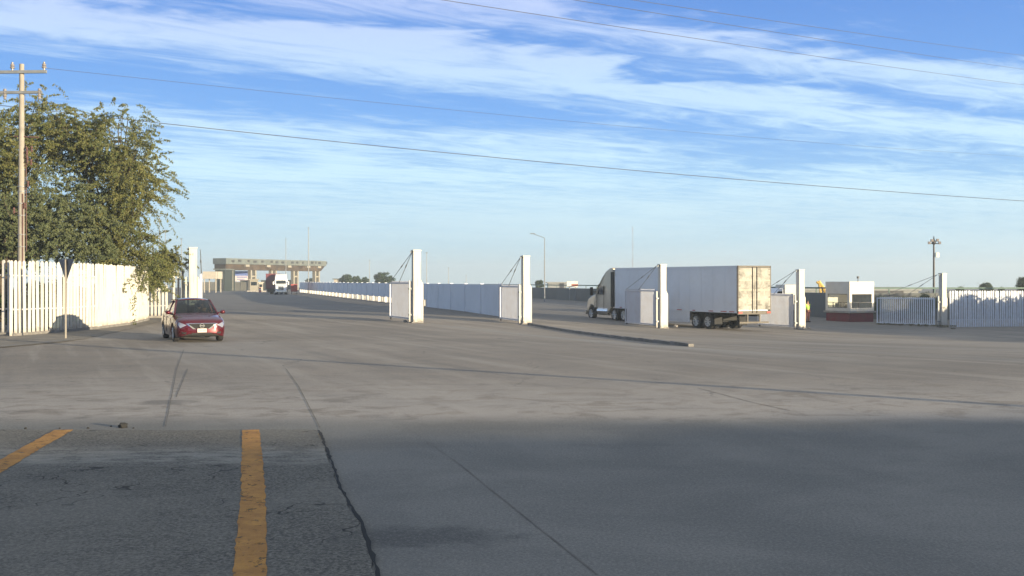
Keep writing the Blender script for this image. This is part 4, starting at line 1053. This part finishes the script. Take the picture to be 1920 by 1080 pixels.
# ------------------------------------------------------------------ sign, lamps, poles
q = at(123, 635); r = empty('yield_sign', (q.x, q.y, .05), 0, 'grey triangular road sign seen from behind, on a thin post by the fence', 'road sign')
MB().tube((0, 0, -.1), (0, 0, 2.72), .035, n=8).build('post', M['pole'], r)
s = MB(); s.prism([(-.50, 2.74), (.50, 2.74), (.04, 1.98), (-.04, 1.98)], .045, .06, fn=lambda v: (v[0] * .90, v[1] - v[0] * .80, v[2])); s.build('sign_plate', M['signback'], r)
def lamp_post(px, Y, ytop, label, armx=-24, army=-8, rad=.09, group=None):
    q = PY(px, Y); h = zat(ytop, Y) - q.z; r = empty('lamp_post', q, 0, label, 'lamp post', group)
    MB().tube((0, 0, 0), (0, 0, h), rad, rad * .6, 10).build('pole_shaft', M['metal'], r)
    ax_, az = armx * Y / F, -army * Y / F
    MB().tube((0, 0, h), (ax_ * .8, 0, h + az * .85), .045, n=6).build('arm', M['metal'], r)
    MB().box((ax_ * .93, 0, h + az * .97), (.7, .3, .12)).build('lamp_head', M['metal'], r, bevel=.03)
lamp_post(1021, 148, 446, 'tall street lamp with a single arm reaching left above the yard')
def light_mast(px, Y, ytop, label, rad=.09):
    q = PY(px, Y); h = zat(ytop, Y) - q.z; r = empty('light_mast', q, 0, label, 'light mast', 'thin tall poles along the yard')
    MB().tube((0, 0, 0), (0, 0, h), rad * .8, rad * .5, 8).build('pole_shaft', M['metal'], r)
    b = MB(); b.box((0, 0, h), (.3, .2, .12)); b.build('lamp_head', M['metal'], r)
light_mast(578.5, 222, 427, 'tallest thin pole, in front of the toll canopy right half', .14)
light_mast(536, 260, 448, 'thin pole above the oncoming white truck', .12)
light_mast(340, 150, 448, 'thin pole just left of the first gate post', .08)
light_mast(299, 120, 405, 'thin pole at the right edge of the tree crown', .07)
light_mast(310, 135, 432, 'thin pole between the tree crown edge and the first gate post', .07)
light_mast(693, 260, 488, 'thin distant pole between the two background trees at centre left', .1)
light_mast(800, 150, 474, 'thin pole just right of the second gate post', .07)
light_mast(841, 260, 502, 'short distant pole behind the middle of the pale wall', .1)
light_mast(874, 300, 516, 'shortest distant pole behind the pale wall', .1)
M['mastr'] = pmat('faded_mast_red', (.20, .13, .13), .7); M['mastw'] = pmat('mast_white', (.24, .25, .27), .7)
q = PY(1186, 420); r = empty('radio_mast', q, 0, 'slim red and white lattice mast rising behind the trailer', 'mast'); h = zat(425, 420) - q.z
for k in range(8):
    b = MB(); z0, z1 = h * k / 8, h * (k + 1) / 8
    for s1, s2 in ((-1, -1), (1, -1), (0, 1)): b.tube((s1 * .20, s2 * .2, z0), (s1 * .20, s2 * .2, z1), .03, n=4)
    for j in range(3): b.tube((-.22, -.2, z0 + (z1 - z0) * j / 3), (.22, -.2, z0 + (z1 - z0) * (j + 1) / 3), .03, n=4)
    b.build('mast_section', M['mastr'] if k % 2 else M['mastw'], r)
q = PY(1751, 104); r = empty('floodlight_pole', q, 0, 'dark pole with a cluster of floodlights above the right gate', 'floodlight pole'); h = zat(452, 104) - q.z
MB().tube((0, 0, 0), (0, 0, h), .12, .08, 10).build('pole_shaft', M['darkmetal'], r)
b = MB(); b.box((0, 0, h - .25), (.9, .08, .08)); b.lathe([(-.35, .09), (-.2, .2), (0, .2), (.1, .08), (.45, .04), (.5, 0)], (0, 0, h), 'z', 10); b.build('lamp_bracket', M['darkmetal'], r)
for x, z in ((-.5, -.18), (.5, -.18), (-.25, .05), (.3, .08)):
    MB().box((x, -.15, h + z), (.26, .16, .26)).build('floodlight', M['insul'], r, bevel=.03)
MB().box((.3, -.1, h - 1.35), (.3, .22, .45)).build('control_box', M['signw'], r)
# yard sign in the distance
q = PY(1073, 158); r = empty('board_sign', q, 0, 'white board with a red-brown strip on two posts before the dark wall', 'sign'); s = 158 / F
MB().box((0, 0, zat(533, 158) - q.z), (20 * s, .12, 11 * s)).build('board', M['signw'], r)
MB().box((5 * s, -.08, zat(534.5, 158) - q.z), (12 * s, .05, 3.6 * s)).build('red_strip', M['signr'], r)
for x in (-5, 6): MB().box((x * s, .1, (zat(538, 158) - q.z) / 2), (.14, .1, zat(538, 158) - q.z)).build('post', M['metal'], r)
# digger arm behind the wall
q = PY(1541, 102); r = empty('digger', q, 0, 'yellow digger arm raised above the wall beside the guard booth', 'digger'); s = 102 / F
def L3(px, py): return ((px - 1541) * s, 0, zat(py, 102) - q.z)
b = MB(); 
for a_, c_, w_ in ((L3(1560, 560), L3(1550, 549), .16), (L3(1550, 551), L3(1541, 535), .19), (L3(1541, 537), L3(1535, 527), .17)): b.tube(a_, c_, w_, w_ * .8, 6)
b.build('boom', M['yellow'], r)
b = MB(); b.tube(L3(1536, 528), L3(1539, 552), .15, .1, 6); b.tube(L3(1534, 531), L3(1531, 528), .14, .1, 6); each(b, 'stick', M['yellow'], r)
MB().tube(L3(1543, 552), L3(1538, 536), .07, n=6).build('hydraulic_ram', M['darkmetal'], r)
b = MB(); b.prism([(-.5, .3), (.1, .1), (.3, .6), (-.1, 1.0)], -.4, .4); b.build('bucket', M['darkmetal'], r)
b = MB(); b.box((2.2, .5, .9), (3.0, 1.6, .9)); b.build('chassis', M['yellow'], r, bevel=.1)
for x in (1.2, 3.2):
    for s_ in (-1, 1): wheel(r, x, .5 + s_ * .8, .5, .5, .35, s_, M['yellow'])
# white box van behind the gate leaf
q = PY(1487, 88); r = empty('box_van', q, R(8), 'white box van parked behind the gate leaf next to the trailer', 'van')
MB().box((.15, 1.0, 1.95), (1.75, 2.0, 2.1)).build('cargo_box', M['white'], r, bevel=.04)
b = MB(); b.prism([(-1.9, .6), (-.78, .6), (-.78, 2.7), (-1.15, 2.7), (-1.5, 1.95), (-1.9, 1.6)], .1, 1.9); b.build('cab', M['cabw'], r, bevel=.06)
MB().add([(-1.56, .085, 1.9), (-.9, .085, 1.9), (-.9, .085, 2.45), (-1.28, .085, 2.45)], [(0, 1, 2, 3)]).build('side_window', M['darkglass'], r)
for x in (-1.2, .6):
    for y, s_ in ((.2, -1), (1.8, 1)): wheel(r, x, y, .4, .4, .22, s_, M['rim'])
# loose blocks
def rock(px, py, s_, label, mat=None):
    q = at(px, py); mb = MB(); bm = bmesh.new(); bmesh.ops.create_icosphere(bm, subdivisions=2, radius=s_)
    for v in bm.verts: v.co *= random.uniform(.75, 1.15); v.co.z *= .7
    me = bpy.data.meshes.new('stone'); bm.to_mesh(me); bm.free(); me.materials.append(mat or M['concrete'])
    o = bpy.data.objects.new('stone', me); COL.objects.link(o); o.location = (q.x, q.y, q.z + s_ * .45); tag(o, label, 'stone')
rock(1267, 614, .16, 'pale concrete lump lying right of the post before the trailer')
rock(1517, 617, .12, 'small dark lump at the foot of the post with the shaded base', M['kerbdark'])
rock(760, 604, .12, 'small dark lump lying under the shaded gate leaf', M['kerbdark'])
rock(1787, 617, .2, 'dirt clod at the foot of the farthest gate post', M['kerbdark'])
rock(231, 802, .065, 'dark stone on the slab edge between the two yellow lines', M['under'])
rock(282, 592, .2, 'pale block at the end of the long curving fence', M['cream'])
for i, px in enumerate((48, 112, 165, 208, 250)):
    rock(px, 803 + random.uniform(-3, 2), random.uniform(.012, .026), '', M['under']); o = S.objects[-1]
cr = [o for o in COL.objects if o.name.startswith('stone') and o.get('label') is None]
for o in cr: tag(o, 'pebble-sized concrete crumb along the broken slab edge at left', 'stone', 'crumbs along the slab edge')

# ------------------------------------------------------------------ trees
def leaves(name, centers, radii, nper, lsize, mat, parent, droop=.4, dirs=None):
    N = len(centers) * nper
    c = np.repeat(np.array(centers), nper, 0); rr_ = np.repeat(np.array(radii), nper, 0)
    d = rng.normal(size=(N, 3)); d /= np.linalg.norm(d, axis=1)[:, None]; d *= (rng.random(N) ** .45)[:, None]
    p = c + d * rr_
    if dirs is not None:
        dd = np.repeat(np.array(dirs), nper, 0); t = rng.random(N)[:, None]
        p = c + dd * t + d * rr_ * (1.1 - .7 * t); p[:, 2] -= (t[:, 0] ** 2) * .35 * np.linalg.norm(dd, axis=1)
    p[:, 2] -= (droop if dirs is None else 0) * np.abs(rng.normal(size=N)) * rr_[:, 2] * .5
    ax1 = rng.normal(size=(N, 3)); ax1[:, 2] -= droop * 1.2; ax1 /= np.linalg.norm(ax1, axis=1)[:, None]
    ax2 = np.cross(ax1, rng.normal(size=(N, 3))); ax2 /= np.linalg.norm(ax2, axis=1)[:, None]
    L = lsize * (.6 + .8 * rng.random(N))[:, None]; W_ = L * .30
    v = np.stack([p - ax2 * W_, p + ax1 * L * .9 - ax2 * W_ * .6, p + ax1 * L, p + ax2 * W_], 1).reshape(-1, 3)
    me = bpy.data.meshes.new(name); me.vertices.add(4 * N); me.vertices.foreach_set('co', v.ravel())
    me.loops.add(4 * N); me.loops.foreach_set('vertex_index', np.arange(4 * N, dtype=np.int32))
    me.polygons.add(N); me.polygons.foreach_set('loop_start', np.arange(0, 4 * N, 4, dtype=np.int32)); me.polygons.foreach_set('loop_total', np.full(N, 4, dtype=np.int32))
    me.materials.append(mat); me.update(); me.validate()
    o = bpy.data.objects.new(name, me); COL.objects.link(o); o.parent = parent
    return o
def tree(name, loc, blobs, label, cat='tree', ncl=220, nper=150, ls=.16, cr=(.55, .9), mat=None, trunk_r=.22, limbs=14, droop=.5, group=None, shell=.55, spray=0):
    r = empty(name, loc, 0, label, cat, group)
    cs = []; rs = []; ds = []; wts = np.array([b[3] * b[4] * b[5] for b in blobs]); wts = wts / wts.sum()
    for i in range(ncl):
        b = blobs[rng.choice(len(blobs), p=wts)]
        d = rng.normal(size=3); d /= np.linalg.norm(d); rad = shell + (1 - shell) * rng.random()
        rad = rad if rng.random() < .75 else rng.random() * shell
        cs.append((b[0] + d[0] * b[3] * rad, b[1] + d[1] * b[4] * rad, b[2] + d[2] * b[5] * rad)); k = rng.uniform(*cr); rs.append((k, k, k * .75)); ds.append(d)
    if spray:
        cc = []; dr_ = []; r2 = []
        for c_, d_ in zip(cs, ds):
            for k in range(5):
                o_ = np.array(c_) + rng.normal(size=3) * cr[1] * .55; v_ = np.array(d_) * .6 + rng.normal(size=3) * .55; v_[2] *= .55; v_ /= np.linalg.norm(v_)
                cc.append(o_); dr_.append(v_ * rng.uniform(.7, 1.5) * spray); q_ = rng.uniform(.10, .20) * spray; r2.append((q_, q_, q_ * .6))
        leaves('crown', cc, r2, nper // 5, ls, mat or M['leaf'], r, droop, dirs=dr_)
    else: leaves('crown', cs, rs, nper, ls, mat or M['leaf'], r, droop)
    zlow = min(b[2] - b[5] * .6 for b in blobs)
    t = MB(); fork = Vector((random.uniform(-.2, .2), 0, max(.6, zlow * .8)))
    t.tube((0, 0, -.2), fork, trunk_r, trunk_r * .75, 10)
    for i in range(limbs):
        e = Vector(cs[i * len(cs) // limbs]); m1 = fork.lerp(e, .4) + Vector((random.uniform(-.4, .4), random.uniform(-.4, .4), random.uniform(.1, .6)))
        t.tube(fork, m1, trunk_r * .5, trunk_r * .3, 7); t.tube(m1, e, trunk_r * .3, trunk_r * .08, 6)
        for k in range(3):
            e2 = e + Vector((random.uniform(-1, 1), random.uniform(-1, 1), random.uniform(-.5, .9))); t.tube(m1.lerp(e, .6), e2, trunk_r * .12, trunk_r * .04, 5)
    t.build('trunk', M['bark'], r)
    return r
# big mesquites behind the fence at the left
def blob(px, py, Y, rx, ry, rz, o): # world ellipsoid relative to origin
    p = PZ(px, py, Y); return (p.x - o[0], p.y - o[1], p.z - o[2], rx, ry, rz)
o1 = (-21.0, 55.5, 0.0)
tree('mesquite_tree', o1, [blob(218, 310, 55, 2.2, 2.2, 2.5, o1), blob(160, 272, 56, 2.1, 2.2, 1.7, o1), blob(258, 350, 54, 1.2, 1.6, 2.5, o1), blob(205, 410, 53.5, 2.2, 1.8, 2.0, o1), blob(252, 465, 53, 1.3, 1.2, 1.5, o1), blob(232, 512, 50.5, 1.1, .8, .8, o1), blob(256, 245, 55, 1.0, 1.2, .9, o1), blob(275, 515, 54, .8, .8, .8, o1)],
     'tall feathery mesquite with its right side against the sky, branches drooping over the fence', ncl=250, nper=400, ls=.085, cr=(.38, .72), limbs=26, droop=.6, spray=1.0)
o1 = (-26.0, 54, 0.0)
tree('mesquite_tree', o1, [blob(20, 300, 54, 2.6, 2.2, 2.6, o1), blob(60, 240, 56, 2.3, 2.2, 1.6, o1), blob(-60, 330, 54, 3, 2.4, 3.6, o1), blob(120, 250, 57, 1.7, 1.8, 1.4, o1)],
     'broad mesquite at the left edge, behind the utility pole', ncl=270, nper=360, ls=.085, cr=(.4, .75), limbs=24, droop=.5, spray=1.0)
o1 = (-23.5, 50, 0.0)
tree('shrubby_tree', o1, [blob(60, 440, 50, 2.4, 1.8, 1.3, o1), blob(140, 445, 51, 1.8, 1.6, 1.4, o1), blob(-20, 420, 50, 2.6, 1.8, 1.8, o1), blob(110, 380, 52, 1.6, 1.4, 1.4, o1)],
     'darker green bushy tree filling the space just above the left fence', ncl=230, nper=330, ls=.09, cr=(.4, .7), limbs=14, droop=.3, spray=.7, mat=leafmat('greyer_leaves', (.10, .125, .066), (.125, .145, .075), (.17, .18, .10)))
o1 = (-21.6, 62, 0)
tree('shrubby_tree', o1, [blob(300, 495, 62, 1.0, 1.0, .8, o1), blob(322, 484, 62, .8, .8, .35, o1), blob(290, 520, 60, .8, .8, .7, o1), blob(250, 540, 57, .9, .8, .5, o1)],
     'small leafy tree tucked behind the low pickets', ncl=75, nper=280, ls=.09, cr=(.25, .4), limbs=8, droop=.3, trunk_r=.1, spray=.6)
# undergrowth behind the fence
for i, (x, y, s_) in enumerate(((-24.5, 43.5, 1.0), (-22.3, 43.8, .9), (-20.6, 45.5, 1.0), (-20.6, 49, 1.1), (-21.2, 53, 1.1), (-26.8, 43, 1.2))):
    tree('bush', (x, y, 0), [(0, 0, 1.0, 1.2 * s_, 1.0, 1.1)], ['bush behind the slats left of the utility pole', 'bush behind the slats at the utility pole foot', 'bush behind the slats left of the triangular sign', 'bush behind the slats right of the triangular sign', 'bush behind the fence near its far end', 'bush behind the slats at the left picture edge'][i],
         'bush', ncl=30, nper=140, ls=.12, cr=(.3, .5), limbs=4, trunk_r=.05, mat=M['leafg'])
# distant trees
def far_tree(px, py_top, py_base, Y, wpx, label, n=60, mat=None):
    s_ = Y / F; q = PY(px, Y); zt = zat(py_top, Y) - q.z; zb_ = zat(py_base, Y) - q.z; rx = wpx * s_ / 2; h = zt - zb_
    tree('background_tree', q, [(0, 0, (zt + zb_) / 2, rx * .85, rx * .8, h * .42), (rx * .3, 0, zb_ + h * .35, rx * .7, rx * .6, h * .3), (-rx * .35, 0, zb_ + h * .3, rx * .6, rx * .6, h * .3)], label, ncl=n, nper=90, ls=.30 * Y / 300, cr=(h * .12, h * .2), limbs=8, trunk_r=.2, mat=mat or M['leafg'], droop=.2)
far_tree(649, 513, 532, 330, 26, 'leftmost of the low distant trees beyond the pale wall')
far_tree(668, 517, 532, 335, 22, 'second low distant tree beyond the pale wall')
far_tree(684, 519, 532, 340, 16, 'smallest low distant tree beyond the pale wall')
far_tree(719, 507, 533, 300, 38, 'rounded dark distant tree left of the second gate post', 80)
far_tree(583, 520, 541, 345, 22, 'dark distant tree seen between the last two toll piers', 60)
far_tree(545, 524, 541, 350, 16, 'dark distant tree seen right behind the oncoming white truck')
far_tree(1011, 524, 540, 230, 16, 'small distant tree behind the street lamp')
far_tree(1849, 529, 548, 190, 26, 'rounded distant tree above the right fence', 60)
far_tree(1800, 536, 548, 190, 14, 'tiny distant tree between the farthest post and the rounded tree')
far_tree(1877, 538, 548, 190, 10, 'tiniest distant tree right of the rounded tree')
far_tree(1921, 511, 550, 150, 26, 'taller dark tree cut by the right picture edge', 60)
far_tree(1655, 552, 590, 92, 34, 'dark bush between the guard booth and the gate leaf', 60)
far_tree(1690, 549, 590, 92.5, 44, 'dark bush behind the left half of the gate leaf right of the booth', 70)
far_tree(1736, 545, 590, 93, 56, 'dark bush behind the right half of the gate leaf, below the floodlight pole', 80)
# unseen tree row added at right, shaped to cast shade over the yard
for i, (x, y, h, rx) in enumerate(((39.5, 57, 2.5, 2.2), (42.8, 60, 2.9, 2.4), (46.2, 61.5, 3.4, 2.6), (49.5, 64, 4.0, 2.6), (53, 67, 4.6, 2.8), (56.5, 70.5, 5.0, 2.8), (60, 74, 5.6, 3.0), (64, 78, 5.6, 3), (68, 82, 5.6, 3), (57, 65, 4.6, 3), (62, 69, 4.7, 3), (44, 52, 2.1, 2.6), (46, 45, 1.9, 2.6))):
    tree('shade_caster_tree', (x, y, g(x, y)), [(0, 0, h * .55, rx, rx, h * .45)], 'dense low unseen tree at right, one of the row added to shade the gate', 'tree', ncl=170, nper=110, ls=.34, cr=(.6, .95), limbs=6, trunk_r=.15, mat=M['leafg'], group='unseen trees added at right to cast shade', shell=.3)

# ------------------------------------------------------------------ unseen wall added behind the camera, sized to shade the highway
r = empty('shade_caster_wall', (40, -9, 0), 0, 'long unseen wall added behind the camera to shade the highway', 'wall')
mb = MB(); L0, L1 = Vector((8, -15.6, 0)), Vector((150, 12.8 - .0, 0)); n = 190
for i in range(n):
    u, v = L0.lerp(L1, i / n), L0.lerp(L1, (i + 1) / n); m_ = (u + v) / 2; d = v - u
    hh = 3.86 + .03 * math.sin(i * 1.3) + .05 * math.sin(i * .17)
    mb.box((m_.x - 40, m_.y + 9, hh / 2 - .2), (d.length - .0, .3, hh + .4), math.atan2(d.y, d.x))
mb.build('wall_panels', M['concrete'], r)
# weeds under the right gate leaf
cs = [(28.6 + 3.6 * t + random.uniform(-.2, .2), 83.4 - 3.8 * t + random.uniform(-.3, .1), g(30, 82) + .06) for t in np.linspace(0, 1.15, 26)]
e = empty('weeds', (0, 0, 0)); o = leaves('weeds', cs, [(.25, .25, .04)] * len(cs), 26, .09, M['weed'], None, -.8); bpy.data.objects.remove(e); tag(o, kind='stuff')

# ------------------------------------------------------------------ haze
hz = bpy.data.materials.new('haze_air'); hz.use_nodes = True; T = NT(hz.node_tree)
T.n('ShaderNodeOutputMaterial', ins={1: T.n('ShaderNodeVolumePrincipled', ins={'Color': (.80, .90, 1.0, 1), 'Density': .0007, 'Anisotropy': .2}).outputs[0]})
ho = MB().box((0, 620, 7.5), (3040, 1880, 35)).build('haze', hz); tag(ho, kind='stuff')
